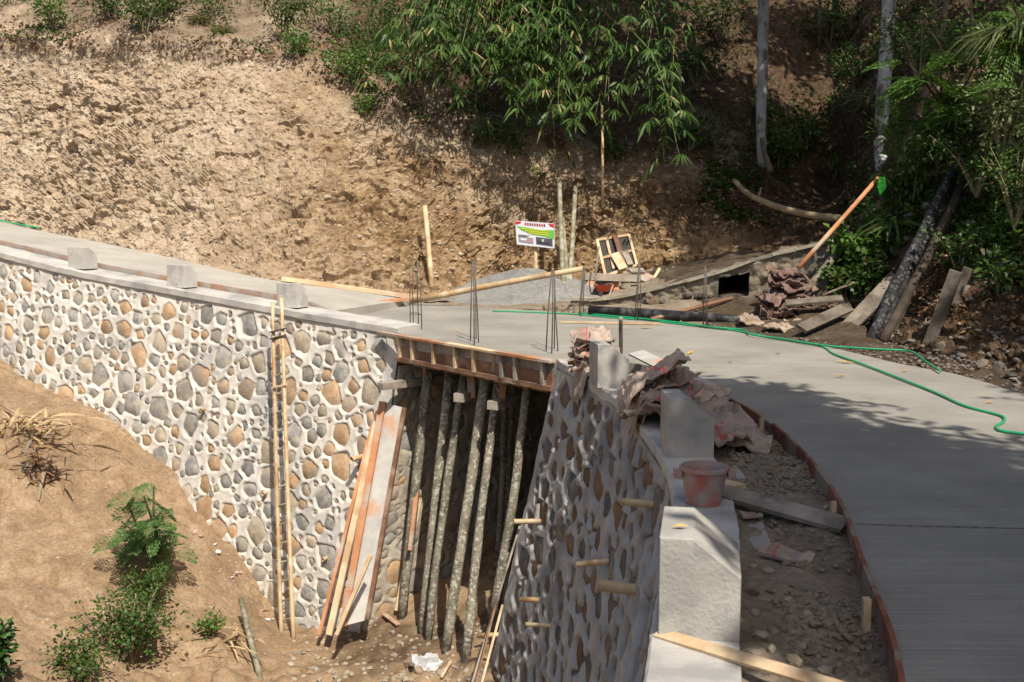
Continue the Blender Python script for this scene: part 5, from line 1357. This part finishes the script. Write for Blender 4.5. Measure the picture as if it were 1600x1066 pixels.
class Leaves:
    def __init__(s): s.b, s.d, s.L, s.W, s.dr = [], [], [], [], []
    def add(s, b, d, L, W, n=None):
        s.b.append(np.atleast_2d(b)); s.d.append(np.atleast_2d(d)); k = len(s.b[-1]); s.L.append(np.broadcast_to(L, (k,))); s.W.append(np.broadcast_to(W, (k,)))
    def build(s, name, mat, parent=None, droop=.3, kind='stuff'):
        b = np.concatenate(s.b); d = np.concatenate(s.d)
        v, f = leaf_mesh(b, d, np.concatenate(s.L), np.concatenate(s.W), droop)
        o = mobj(name, v, f, mat, parent, local=parent is not None or kind != 'stuff')
        if kind: o['kind'] = kind
        return o
def crown_pts(c, rad, n, rng=RNG, shell=.55):
    a = unit(rng.normal(0, 1, (n, 3))); r = (shell + (1 - shell) * rng.random((n, 1))) ** .8
    return np.array(c) + a * r * np.array(rad), a
M['culm_green'] = material('culm_green', (.05, .09, .025), (.10, .14, .04), 6, .5, .1, 20, c3=(.22, .19, .09), s3=3)
# -- bamboo: arching culms with drooping sprays of narrow leaves
def bamboo_plant(label, culms, leaf=(.28, .46), spacing=.22, per=(6, 11), yellow=False, base=None, density=1.0):
    root = empty('bamboo_plant', base if base is not None else culms[0][0][0], label, 'bamboo', 'bamboo overhanging the cut slope')
    lv = Leaves()
    for pts, r in culms:
        q = catmull(pts, 26)
        rad = [r * .6 * (1 - .85 * k / 25) + .003 for k in range(26)]
        MB().tube(q, rad, 6, False).build('culm', M['culm_green'], root, True)
        d = 0
        for k in range(5, 26):
            seg = (q[k] - q[k - 1]).length; d += seg
            while d > spacing / density:
                d -= spacing / density
                t = (q[k] - q[k - 1]).normalized()
                out = Vector(RNG.normal(0, 1, 3)); out = (out - t * out.dot(t)).normalized()
                out.z = out.z * .5 - .10; br_l = RNG.uniform(.15, .8)
                e = q[k] + (out + t * .5).normalized() * br_l
                n = RNG.integers(*per)
                ax = (out * .8 + t * .5 + Vector((0, -.25, -.42))).normalized()
                sd = ax.cross(Vector((0, 0, 1))); sd = sd.normalized() if sd.length > .05 else Vector((1, 0, 0))
                ang = np.linspace(-1.4, 1.4, n) + RNG.normal(0, .1, n)
                dirs = np.array([tuple(ax * math.cos(a) + sd * math.sin(a) + Vector((0, 0, -.25 * abs(a)))) for a in ang])
                bases = np.array([tuple(q[k].lerp(e, 1 - .22 * abs(a))) for a in ang])
                lv.add(bases, dirs, RNG.uniform(*leaf, n) * (1 - .25 * np.abs(ang)), RNG.uniform(.032, .050, n))
    lv.build('foliage', M['leaf_bamboo'], root, .22)
    return root
def culm_to(u0, v0, d0, u1, v1, d1, lift=40, r=.028):
    a, b = P(u0, v0, d0), P(u1, v1, d1)
    m = P((u0 + u1) / 2 + (u1 - u0) * .05, (v0 + v1) / 2 - lift, (d0 + d1) / 2)
    return ([a, m, b], r)
br1 = random.Random(3)
specs = []
for k in range(24):
    u = br1.uniform(690, 900); specs.append(culm_to(u + br1.uniform(-20, 60), -90, 23.6 + br1.uniform(-.5, .8), u - 60 + br1.uniform(-60, 40), br1.uniform(20, 120), br1.uniform(20.4, 22.6), 55))
bamboo_plant('dense bamboo clump arching over the crest of the bare cut, dark green', specs, base=P(800, -60, 24.5), density=1.35)
specs = []
for k in range(17):
    u = br1.uniform(820, 1050); specs.append(culm_to(u + br1.uniform(-30, 50), -100, 24.4 + br1.uniform(-.5, .5), u + br1.uniform(-60, 30), br1.uniform(30, 190), br1.uniform(20.8, 23.0), 55))
bamboo_plant('bamboo clump with long drooping sprays above the leaning bamboo poles', specs, base=P(940, -60, 24.6), density=1.5)
specs = [culm_to(980, 40, 21.6, 1062, 245, 20.2, 45, .022), culm_to(1000, -40, 22.4, 1030, 60, 21.4, 10, .02), culm_to(1050, -60, 22.6, 1010, 90, 21.4, 20, .02), culm_to(960, 60, 22.3, 945, 150, 21.2, 10, .02),
         culm_to(900, 40, 22.8, 880, 190, 21.6, 10, .02), culm_to(960, 90, 22.8, 930, 180, 21.6, 10, .02), culm_to(820, 60, 22.6, 800, 170, 21.6, 20, .02), culm_to(760, 70, 22.6, 742, 170, 22.0, 20, .018), culm_to(860, 140, 23.4, 868, 255, 22.4, 10, .014)]
bamboo_plant('single long bamboo stem hanging out to the right of the clump with paired leaf sprays', specs, base=P(985, 40, 22.8), density=1.0)
tag(bamboo_pole('bamboo_pole', P(942, 325, 22.6), P(941, 165, 22.9), .03, M['bamboo'], None, .8), 'thin dead bamboo stem standing upright on the cut slope above the frame', 'bamboo pole')
M['leaf_pale'] = leaf_material('leaf_pale', (.13, .17, .06), (.24, .26, .11), None, .35)
# -- shrubs
def shrub(name, base, h, r, n_leaf, L, W, mat, label, cat='shrub', group=None, stems=5, droop=.25, lean=(0, 0), flat=.7):
    base = Vector(base)
    root = empty(name, base, label, cat, group)
    lv = Leaves(); sm = MB()
    for k in range(stems):
        a = RNG.uniform(0, 2 * PI); rr_ = r * RNG.uniform(.3, .9)
        tip = base + Vector((math.cos(a) * rr_ + lean[0], math.sin(a) * rr_ + lean[1], h * RNG.uniform(.6, 1.0)))
        mid = base.lerp(tip, .5) + Vector((0, 0, h * .12))
        q = catmull([base - Vector((0, 0, .05)), mid, tip], 8); sm.tube(q, [.006 + .010 * (1 - j / 7) * max(h, .4) for j in range(8)], 5, False)
        m = max(3, n_leaf // stems)
        t = RNG.random(m) ** .6
        pts = np.array([tuple(q[int(x * 6.99)].lerp(q[int(x * 6.99) + 1], x * 6.99 % 1)) for x in (.25 + .75 * t)])
        off = unit(RNG.normal(0, 1, (m, 3))) * (r * .62 * RNG.random((m, 1)) ** .8) * np.array((1, 1, flat))
        d = off + RNG.normal(0, .25 * r, (m, 3)) + np.array((0, 0, .12 * r)); lv.add(pts + off * .8, d, RNG.uniform(.7, 1.2, m) * L, RNG.uniform(.8, 1.2, m) * W)
    mobj('stem', sm.v, sm.f, M['twig'], root)
    lv.build('foliage', mat, root, droop)
    return root
for u, v, h, r, n, L, W, m, l in (
    (88, 30, .9, .5, 700, .10, .045, 'leaf_bright', 'small bright shrub at the top left of the bare cut'),
    (228, 40, 1.1, .6, 900, .10, .05, 'leaf_shrub', 'leafy shrub on the crest left of the dry grass'),
    (255, 12, 1.2, .7, 900, .11, .05, 'leaf_shrub', 'dark shrub just above the crest behind the dry grass'),
    (440, 50, 1.3, .75, 1500, .09, .04, 'leaf_shrub', 'dense dark green shrub hanging on the crest, darkest of the row'),
    (470, 78, .7, .45, 600, .09, .045, 'leaf_bright', 'small green shrub below the dense dark one on the crest'),
    (160, 18, .8, .6, 600, .10, .05, 'leaf_shrub', 'low shrub between the two left crest shrubs'),
    (330, 15, .8, .6, 500, .10, .04, 'leaf_bright', 'pale yellowish shrub on the crest above the roots'),
    (555, 120, .9, .7, 1100, .09, .045, 'leaf_bright', 'light green creeping shrub left of the bamboo'),
    (590, 90, 1.1, .7, 1100, .09, .04, 'leaf_shrub', 'bushy shrub touching the left edge of the bamboo'),
    (568, 165, .5, .32, 420, .08, .04, 'leaf_bright', 'isolated small bush on the cut below the bamboo edge'),
    (600, 60, 1.2, .7, 800, .10, .04, 'leaf_shrub', 'leafy bush behind the left edge of the bamboo'),
    (520, 40, 1.1, .6, 600, .10, .04, 'leaf_bright', 'thin green bush on the slope above the cut'),
    (810, 225, .7, .7, 700, .12, .05, 'leaf_shrub', 'ferny shrub growing under the bamboo on the cut'),
    (760, 215, .5, .5, 400, .11, .045, 'leaf_shrub', 'low ferny plant at the lip of the cut under the bamboo'),
    (960, 235, .6, .6, 500, .12, .05, 'leaf_shrub', 'small leafy plant beside the dead bamboo stem'),
    (1220, 245, 1.0, .8, 800, .14, .07, 'leaf_bright', 'light green shrub in the gully behind the pale trunk'),
    (1200, 190, .9, .6, 500, .13, .06, 'leaf_shrub', 'small shrub at the foot of the pale trunk'),
    (1262, 215, .9, .7, 500, .14, .06, 'leaf_shrub', 'dark shrub at the middle of the gully'),
    (1300, 262, .5, .35, 60, .30, .07, 'leaf_bright', 'young plant with a few broad pale leaves in the gully'),
    (1090, 120, 1.2, .9, 900, .13, .06, 'leaf_shrub', 'dark shrub on the shaded slope right of the bamboo'),
    (1130, 60, 1.3, 1.0, 900, .13, .06, 'leaf_shrub', 'shrub high on the shaded slope beside the pale trunk'),
    (1080, 220, .8, .7, 600, .12, .06, 'leaf_shrub', 'shrub on the shaded slope below the hanging bamboo stem'),
    (1300, 60, 1.4, 1.1, 900, .14, .06, 'leaf_shrub', 'dark bush between the two upper trunks'),
    (1330, 130, 1.2, .9, 800, .14, .06, 'leaf_shrub', 'dark bush left of the mottled trunk')):
    p = hill_pix(u, v + 10); shrub('shrub', p - Vector((0, 0, .05)), h, r * 1.2, int(n * .75), L, W, M[m], l, 'shrub', 'shrubs on the hillside', 8)
# leafy growth on the right bank around the planks
for u, v, d, h, r, n, L, W, m, l in (
    (1318, 405, 16.4, .6, .4, 350, .13, .06, 'leaf_shrub', 'broad leaved climber above the sack heap'),
    (1345, 395, 16.0, .8, .45, 450, .14, .07, 'leaf_bright', 'light green leafy plant right of the slanting orange pole'),
    (1355, 430, 15.4, .6, .5, 400, .12, .06, 'leaf_shrub', 'leafy plant hanging over the grey log'),
    (1320, 440, 15.6, .5, .4, 300, .10, .05, 'leaf_shrub', 'small creeper under the leafy plants by the grey log'),
    (1400, 360, 16.0, .9, .7, 600, .14, .06, 'leaf_shrub', 'dense dark plant behind the top of the leaning planks'),
    (1425, 300, 16.4, 1.1, .8, 700, .15, .05, 'leaf_shrub', 'tall leafy plant between the leaning trunk and burnt poles'),
    (1440, 235, 17.0, 1.2, .9, 800, .16, .045, 'leaf_bright', 'bright leafy bush behind the burnt pole tips'),
    (1500, 395, 13.6, .5, .4, 250, .10, .05, 'leaf_shrub', 'small dark plant on the bank above the lone planks'),
    (1560, 440, 12.4, .4, .35, 200, .10, .04, 'leaf_shrub', 'little plant on the dark bank at the picture edge')):
    shrub('shrub', P(u, v, d) - Vector((0, 0, h * .5)), h, r, n, L, W, M[m], l, 'shrub', 'plants on the right bank')
M['leaf_sapling'] = leaf_material('leaf_sapling', (.07, .17, .045), (.15, .25, .07), None, .4)
# -- pinnate fronds (feathery saplings)
def feather_tree(label, base, tips, r, frond=(.45, .7), nf=9, leaflet=(.075, .018), mat='leaf_feather', name='sapling'):
    root = empty(name, base, label, 'sapling')
    lv = Leaves(); base = Vector(base)
    for tp in tips:
        q = catmull([base, base.lerp(Vector(tp), .5) + Vector((RNG.uniform(-.1, .1), 0, .08)), Vector(tp)], 14)
        MB().tube(q, [r * (1 - .75 * k / 13) + .003 for k in range(14)], 6, False).build('stem', M['bark_brown'], root, True)
        for _ in range(nf):
            s = q[int(RNG.uniform(5, 13.9))]
            a = RNG.uniform(0, 2 * PI); d = Vector((math.cos(a), math.sin(a) * .8, RNG.uniform(-.5, .9))).normalized(); FL = RNG.uniform(*frond)
            sd = d.cross(Vector((RNG.uniform(-.5, .5), RNG.uniform(-.9, .1), 1))).normalized()
            m = 11
            for j in range(m):
                t = .15 + .85 * j / (m - 1); pnt = s + d * FL * t + Vector((0, 0, -.35 * FL * t * t))
                wv = math.sin(PI * (.15 + .8 * t)) * .75 + .25; k2 = 7
                for sgn in (-1, 1):
                    # every pinna carries a row of leaflets
                    ax = (sd * sgn + d * .45 + Vector((0, 0, -.15))).normalized(); PL = FL * .34 * wv
                    tt = (np.arange(k2) + .5) / k2
                    bb_ = np.array([tuple(pnt + ax * PL * x) for x in tt])
                    lv.add(bb_, np.tile(np.array(d * .9 + ax * .35 + Vector((0, 0, -.1))), (k2, 1)) + RNG.normal(0, .15, (k2, 3)), leaflet[0], leaflet[1])
    lv.build('foliage', M[mat], root, .2)
    return root
sb = ravine_pix(262, 905)
feather_tree('feathery green sapling leaning from the ravine bank below the white wall', sb, [P(225, 775, sb.y - .6), P(200, 790, sb.y - .5), P(240, 760, sb.y - .3), P(190, 815, sb.y - .8), P(245, 820, sb.y - .5)], .03, (.32, .5), 8, (.055, .016), 'leaf_sapling')
feather_tree('tall feathery sapling with bright fronds on the right bank', hill_pix(1490, 225), [P(1500, 120, 15.2), P(1440, 110, 15.0), P(1530, 90, 15.6), P(1470, 95, 15.6), P(1420, 100, 15.4)], .03, (.4, .65), 9, (.07, .022), 'leaf_bright')
feather_tree('feathery shrub spilling in at the upper right picture edge', hill_pix(1598, 190), [P(1580, 60, 13.6), P(1600, 130, 13.2), P(1560, 150, 13.8), P(1610, 30, 14)], .03, (.4, .65), 11, (.07, .022), 'leaf_bright')
# -- blade plants and palms
def blades(label, base, n, L, W, mat, spread=1.0, name='grass_tuft', cat='grass tuft', up=.8, dirx=0.0, group=None):
    root = empty(name, base, label, cat, group); lv = Leaves(); a = RNG.uniform(0, 2 * PI, n)
    d = np.stack([np.cos(a) * spread + dirx, np.sin(a) * spread * .8 - .2, RNG.uniform(.2, 1, n) * up], 1)
    lv.add(np.tile(np.array(base), (n, 1)) + RNG.normal(0, .03, (n, 3)), d, RNG.uniform(.6, 1.1, n) * L, W); lv.build('foliage', mat, root, .9); return root
blades('pale grassy tuft arching left of the mottled trunk base', hill_pix(1362, 165) + Vector((0, -.2, .1)), 60, 1.3, .022, M['leaf_pale'], .9, dirx=-.7)
for u, v, d, h, r, n, L, W, m, l in (
    (1585, 70, 14.2, 1.2, .8, 1300, .08, .03, 'leaf_bright', 'fine leaved bright bush at the upper right picture corner'),
    (1570, 170, 13.8, 1.1, .8, 1300, .08, .03, 'leaf_pale', 'pale fine leaved bush at the right picture edge'),
    (1530, 230, 14.4, 1.0, .7, 1000, .08, .03, 'leaf_shrub', 'fine leaved bush left of the pale one on the right edge'),
    (1590, 270, 13.0, 1.0, .7, 1000, .08, .03, 'leaf_shrub', 'dark fine leaved bush at the right edge above the bank'),
    (1500, 60, 16.0, 1.2, .9, 1200, .09, .035, 'leaf_shrub', 'tall bush behind the bright fronds near the top edge'),
    (1440, 60, 18.5, 1.2, .9, 900, .10, .04, 'leaf_shrub', 'bush right of the mottled trunk near the top edge')):
    shrub('shrub', P(u, v, d) - Vector((0, 0, h * .6)), h, r, n, L, W, M[m], l, 'shrub', 'plants on the right bank', 9)
blades('palm like fan of narrow leaves over the grey log', P(1395, 352, 15.6), 22, .55, .05, M['leaf_shrub'], 1.1, 'palm_plant', 'palm', .3)
blades('long bladed grass clump above the burnt poles', P(1455, 215, 16.4), 90, 1.1, .035, M['leaf_shrub'], .7)
blades('bright bladed bamboo grass at the upper right picture edge', P(1590, 55, 14.2), 90, 1.0, .045, M['leaf_pale'], .9, dirx=-.8, up=.5)
blades('drooping blade plant under the bright fronds on the right bank', P(1500, 190, 15.4), 90, .9, .035, M['leaf_bright'], .8)
blades('dry yellow grass tuft on the crest of the bare cut', hill_pix(312, 30), 160, .55, .014, M['grass_dry'], .8)
blades('dry grass tuft on the crest between shrubs', hill_pix(350, 45), 120, .5, .014, M['grass_dry'], .8)
# -- dry brush and shrubs in the ravine
p = ravine_pix(205, 1035)
shrub('shrub', p, .75, .65, 1700, .06, .032, M['leaf_shrub'], 'dense round leaved green shrub in the ravine below the sapling', 'shrub', None, 22, .2)
shrub('shrub', ravine_pix(225, 945), .5, .42, 800, .06, .026, M['leaf_shrub'], 'tangled shrub right under the feathery sapling', 'shrub', None, 10, .2)
shrub('shrub', ravine_pix(120, 1062), .4, .5, 700, .06, .03, M['leaf_shrub'], 'low shrub at the bottom edge left of the dense round leaved one', 'shrub', None, 10, .2)
shrub('shrub', ravine_pix(322, 995), .28, .22, 260, .06, .03, M['leaf_bright'], 'small bright plant beside the green bamboo length', 'shrub', None, 6, .2)
shrub('shrub', ravine_pix(-12, 1066), .6, .36, 1200, .09, .045, M['leaf_canopy'], 'dark dense bush at the lower left picture corner', 'shrub', None, 14, .2)
def straw(label, base, n, L, spread, mat, seed, name='straw_heap', cat='straw'):
    q = np.random.default_rng(seed); root = empty(name, base, label, cat); lv = Leaves()
    b = np.array(base) + q.normal(0, 1, (n, 3)) * np.array(spread); d = q.normal(0, 1, (n, 3)) * np.array((1, 1, .35)); lv.add(b, d, q.uniform(.5, 1.1, n) * L, q.uniform(.02, .05, n)); o = lv.build('blades', M[mat], root, .2)
    return root
straw('heap of pale dry bamboo leaves on the slope below the white wall', ravine_pix(30, 672) + Vector((0, -.05, .10)), 130, .5, (.45, .2, .08), 'straw', 1)
straw('brown root tangle hanging on the ravine slope', ravine_pix(66, 730) + Vector((0, -.1, 0)), 160, .32, (.12, .10, .25), 'leaf_dry', 2, 'root_tangle', 'roots')
straw('dry stalks beside the green bamboo length in the ravine', ravine_pix(350, 1005) + Vector((0, -.05, .1)), 30, .45, (.12, .1, .12), 'straw', 3, 'dry_stalks', 'stalks')
tag(MB().tube([ravine_pix(5, 640) + Vector((0, -.1, .1)), ravine_pix(45, 668) + Vector((0, -.1, .15)), ravine_pix(95, 684) + Vector((0, 0, .05))], [.018, .022, .016], 6).build('bamboo_stick', M['straw'], None, True), 'pale bamboo stick poking out of the dry leaf heap', 'stick')
tag(MB().tube([ravine_pix(84, 716) + Vector((0, -.1, .05)), ravine_pix(72, 750) + Vector((0, -.1, .05)), ravine_pix(60, 788) + Vector((0, 0, .03))], [.03, .035, .02], 6, True, .1).build('dead_branch', M['twig'], None, True), 'dead brown branch pointing down the ravine slope', 'branch')
# -- ground layer: leaves that nobody could count
def scatter_leaves(name, pick, n, L, W, mat, up, seed, droop=.3):
    q = np.random.default_rng(seed); ii = q.integers(0, HILL.shape[0] - 1, n * 22); jj = q.integers(0, HILL.shape[1] - 1, n * 22)
    p = HILL[ii, jj]; u = HILLU[ii, jj]; ok = pick(u, jj / HN1, p, q)
    p = p[ok][:n]; m = len(p); d = q.normal(0, 1, (m, 3)) * np.array((1, 1, .5)) + np.array((0, -.4, up))
    lv = Leaves(); lv.add(p + np.array((0, -.01, .02)), d, q.uniform(.6, 1.3, m) * L, q.uniform(.7, 1.2, m) * W); o = lv.build(name, mat, None, droop); return o
def patchy(p, sc, th, seed): return fbm(p, sc, 3, seed) > th
scatter_leaves('leaf_litter', lambda u, j, p, q: (((u > 12.0) & (u < 21.5) & (j > .25)) | ((u > 6) & (j > 1.0))) & (j < 2.2) & patchy(p, .9, -.25, 5), 16000, .085, .04, M['leaf_dry'], .1, 31)
scatter_leaves('undergrowth', lambda u, j, p, q: (((u > 12.6) & (u < 21.8) & (j > .5)) | ((u > 6.5) & (j > 1.02))) & (j < 2.1) & patchy(p, .8, .02, 6), 17000, .15, .06, M['leaf_shrub'], .8, 32)
scatter_leaves('crest_undergrowth', lambda u, j, p, q: (u > 1.5) & (u < 8) & (j > .97) & (j < 1.6) & patchy(p, 1.1, .08, 7), 9000, .10, .045, M['leaf_shrub'], .8, 33)
scatter_leaves('crest_litter', lambda u, j, p, q: (u > 1.5) & (u < 9) & (j > .93) & (j < 1.5) & patchy(p, 1.1, -.4, 8), 9000, .10, .045, M['leaf_dry'], .1, 34)
for k in range(46):     # hair roots and dry stems on the lip of the cut
    u = random.uniform(20, 1010); v = np.interp(u, [0, 300, 480, 640, 1000], [55, 70, 85, 160, 230]) + random.uniform(-25, 45)
    a = hill_pix(u, v); b = a + Vector((random.uniform(-.25, .25), -.12, -random.uniform(.15, .55)))
    tag(MB().tube([a + Vector((0, .02, .03)), a.lerp(b, .5) + Vector((random.uniform(-.05, .05), -.06, 0)), b], [.010, .008, .004], 5, False).build('hanging_root', M['twig'], None, True), 'thin dry root hanging from the lip of the bare cut', 'root', 'roots along the lip of the cut')

# ------------------------------------------------------------------ trees
def tree(label, base, path, r0, r1, clumps, n_leaf, L, W, bark, group=None, leafmat='leaf_canopy', limbs=True):
    base = Vector(base); root = empty('tree', base, label, 'tree', group)
    q = catmull([Vector(x) for x in path], 24)
    MB().tube(q, [r0 + (r1 - r0) * k / 23 for k in range(24)], 12, True, .05).build('trunk', M[bark], root, True)
    lv = Leaves(); lm = MB()
    for c, rad in clumps:
        c = Vector(c)
        if limbs:
            s = q[int(random.uniform(14, 22))]; lm.tube(catmull([s, s.lerp(c, .5) + Vector((0, 0, .4)), c], 8), [r1 * .7 * (1 - .75 * k / 7) for k in range(8)], 6, False)
            for _ in range(5):
                e = c + Vector([random.uniform(-.7, .7) * x for x in rad]); lm.tube([c.lerp(s, .15), e], [r1 * .25, .008], 5, False)
        m = max(8, n_leaf // 40)
        cc, _ = crown_pts(c, rad, m, shell=.25)
        for x in cc:
            k = 40; pts = x + RNG.normal(0, .26, (k, 3)); lv.add(pts, RNG.normal(0, 1, (k, 3)) + np.array((0, 0, -.2)), RNG.uniform(.7, 1.3, k) * L, RNG.uniform(.8, 1.2, k) * W)
    if lm.v: mobj('limb', lm.v, lm.f, M[bark], root, True)
    lv.build('crown', M[leafmat], root, .3)
    return root
t1 = P(1188, 205, 25.2); t1b = hill_pix(1192, 255)
tree('straight pale trunked tree in the gully, left of the two main trunks', t1b, [P(1191, 262, 24.9), P(1189, 195, 25.0), P(1191, 120, 25.1), P(1193, 0, 25.2), P(1194, -120, 25.4), P(1196, -330, 25.8)], .11, .15,
     [((6.3, 22.5, 11.5), (2.6, 2.4, 1.4)), ((4.0, 23.5, 12.5), (2.2, 2.2, 1.2)), ((9.9, 26.4, 13.2), (2.4, 2.2, 1.3))], 2600, .30, .13, 'bark_pale')
t2 = hill_pix(1378, 250)
tree('mottled grey brown trunk right of the pale tree, thickest in view', t2, [t2 + Vector((0, 0, -.3)), P(1376, 225, 21.6), P(1382, 120, 21.8), P(1388, 20, 22.0), P(1392, -130, 22.2), P(1395, -330, 22.6)], .13, .14,
     [((8.2, 18.5, 10.5), (2.6, 2.4, 1.3)), ((6.4, 19.5, 11.5), (2.2, 2.2, 1.2)), ((9.5, 21.5, 12), (2.4, 2.4, 1.3))], 2600, .30, .13, 'bark_pale')
for pts, r, l in (([P(1366, 338, 17.6), P(1395, 285, 17.8), P(1420, 225, 18.2), P(1437, 178, 18.6), P(1470, 60, 19.4), P(1490, -80, 20)], .065, 'slender leaning trunk rising right from the green ribbon'),
                  ([hill_pix(1281, 70), P(1281, 30, 31), P(1283, -60, 31.2)], .05, 'thin straight sapling trunk high between the main trunks'), ([hill_pix(1305, 20), P(1305, -5, 32), P(1306, -90, 32)], .09, 'short visible trunk at the top edge between the main trunks'),
                  ([hill_pix(1468, 270), P(1466, 120, 18.4), P(1462, 20, 18.6), P(1460, -90, 18.8)], .035, 'thin trunk behind the bright fronds on the right bank'), ([P(1544, 235, 15.0), P(1538, 190, 15.1), P(1520, 40, 15.4), P(1512, -60, 15.6)], .03, 'thin curved stem near the upper right picture edge'),
                  ([P(1204, 268, 23.8), P(1195, 240, 24.4), P(1190, 212, 25)], .07, 'forked root stump below the pale trunk')):
    o = MB().tube(catmull(pts, 14), [r * (1.05 - .3 * k / 13) for k in range(14)], 8, True, .06).build('thin_trunk', M['bark_brown'], None, True); tag(o, l, 'trunk')
# trees beside the road and on the bank, out of the picture to the right and above: their shade falls across the road
tree('roadside tree leaning over the near road from the right bank', (6.2, -3.0, 2.0), [(6.2, -3.0, 1.8), (5.9, -2.5, 4), (5.0, -1.4, 6.4), (4.4, -.4, 8.4)], .16, .09,
     [((3.85, 3.0, 6.9), (1.1, 1.2, .7)), ((4.25, 1.5, 7.2), (1.3, 1.5, .8)), ((4.55, -.3, 7.3), (1.6, 1.5, .8)), ((4.95, -2.0, 7.4), (1.8, 1.5, .9)), ((3.45, 4.6, 6.9), (.85, 1.1, .6)), ((6.25, -3.3, 7.6), (1.6, 1.6, .8)), ((3.65, 1.5, 7.0), (.7, 1.2, .6)), ((3.95, -.8, 6.9), (.7, .9, .5)), ((3.25, 3.1, 6.6), (.5, .7, .5)), ((2.70, 1.75, 6.6), (.35, .45, .35)), ((3.2, .15, 6.8), (.3, .45, .4))], 2700, .20, .09, 'bark_brown')
tree('bank tree above the burnt poles, crown out of view', (8.6, 7.5, 4.2), [(8.6, 7.5, 4.0), (8.4, 7.2, 7), (8.0, 6.8, 9.5), (7.6, 6.5, 11)], .17, .09,
     [((8.2, 4.2, 8.6), (1.4, 1.6, .9)), ((8.8, 6.2, 9.2), (1.4, 1.6, .9)), ((9.4, 5.0, 9.8), (1.6, 1.8, 1)), ((9.4, 8.4, 10), (1.8, 2, 1)), ((7.8, 2.6, 8.4), (1.1, 1.2, .8))], 2000, .24, .10, 'bark_brown')
tree('bank tree standing above the gully mouth, crown out of view', (9.5, 14.5, 6), [(9.5, 14.5, 5.8), (9.2, 14.2, 8), (8.4, 14, 11), (7.8, 14, 12.5)], .17, .09,
     [((7.2, 15.5, 10.6), (1.7, 1.8, 1)), ((8.8, 11.5, 10.6), (1.8, 2, 1)), ((8.2, 16.2, 11.4), (2, 2, 1)), ((6.4, 17.8, 10.8), (1.5, 1.6, .9)), ((7.0, 18.2, 11.6), (1.7, 1.8, 1))], 2000, .26, .11, 'bark_brown')
tree('tall tree behind the bamboo, crown above the picture', (3.2, 27.5, 7.0), [(3.2, 27.5, 6.6), (3.1, 27, 9), (2.9, 25.8, 12), (2.8, 25, 13.5)], .17, .09,
     [((2.2, 20.4, 10.4), (1.6, 1.5, .8)), ((3.8, 20.2, 10.8), (1.6, 1.5, .9)), ((3.0, 22.4, 11.6), (2, 1.8, 1)), ((.6, 22.4, 11.6), (1.6, 1.6, .9)), ((5.2, 21.2, 11.4), (1.6, 1.6, .9)), ((4.6, 26, 13), (2, 2, 1))], 2000, .26, .11, 'bark_brown')

# scraps of paper along the foot of the white wall
for k in range(14):
    u = random.uniform(300, 480); v = np.interp(u, [200, 300, 370, 430, 490], [712, 812, 892, 972, 1015]) + random.uniform(-4, 22)
    p = ravine_pix(u, v); d = [Vector((random.uniform(-.05, .05), random.uniform(-.05, .05), random.uniform(0, .04))) for _ in range(5)]
    tag(mobj('paper_scrap', [p + Vector((0, -.02, .02)) + x for x in d], [(0, 1, 2), (0, 2, 3), (0, 3, 4)], MS['pink' if k % 3 else 'white']), 'small pink or white paper scrap on the soil along the white wall foot', 'scrap', 'paper scraps along the white wall foot')

for a, b, r, l in (((1392, 532), (1478, 330), .022, 'thin dark stick leaning beside the burnt poles'), ((1330, 520), (1402, 412), .025, 'thin brown stick leaning behind the wide grey plank'), ((1300, 508), (1352, 452), .02, 'thin crooked stick over the rubble beside the sack heap')):
    g = G(*a); tag(rough_pole(g, P(b[0], b[1], g.y + 1.3), r, r * .7, 7, .03).build('stick', M['wood_dark'], None, True), l, 'stick')
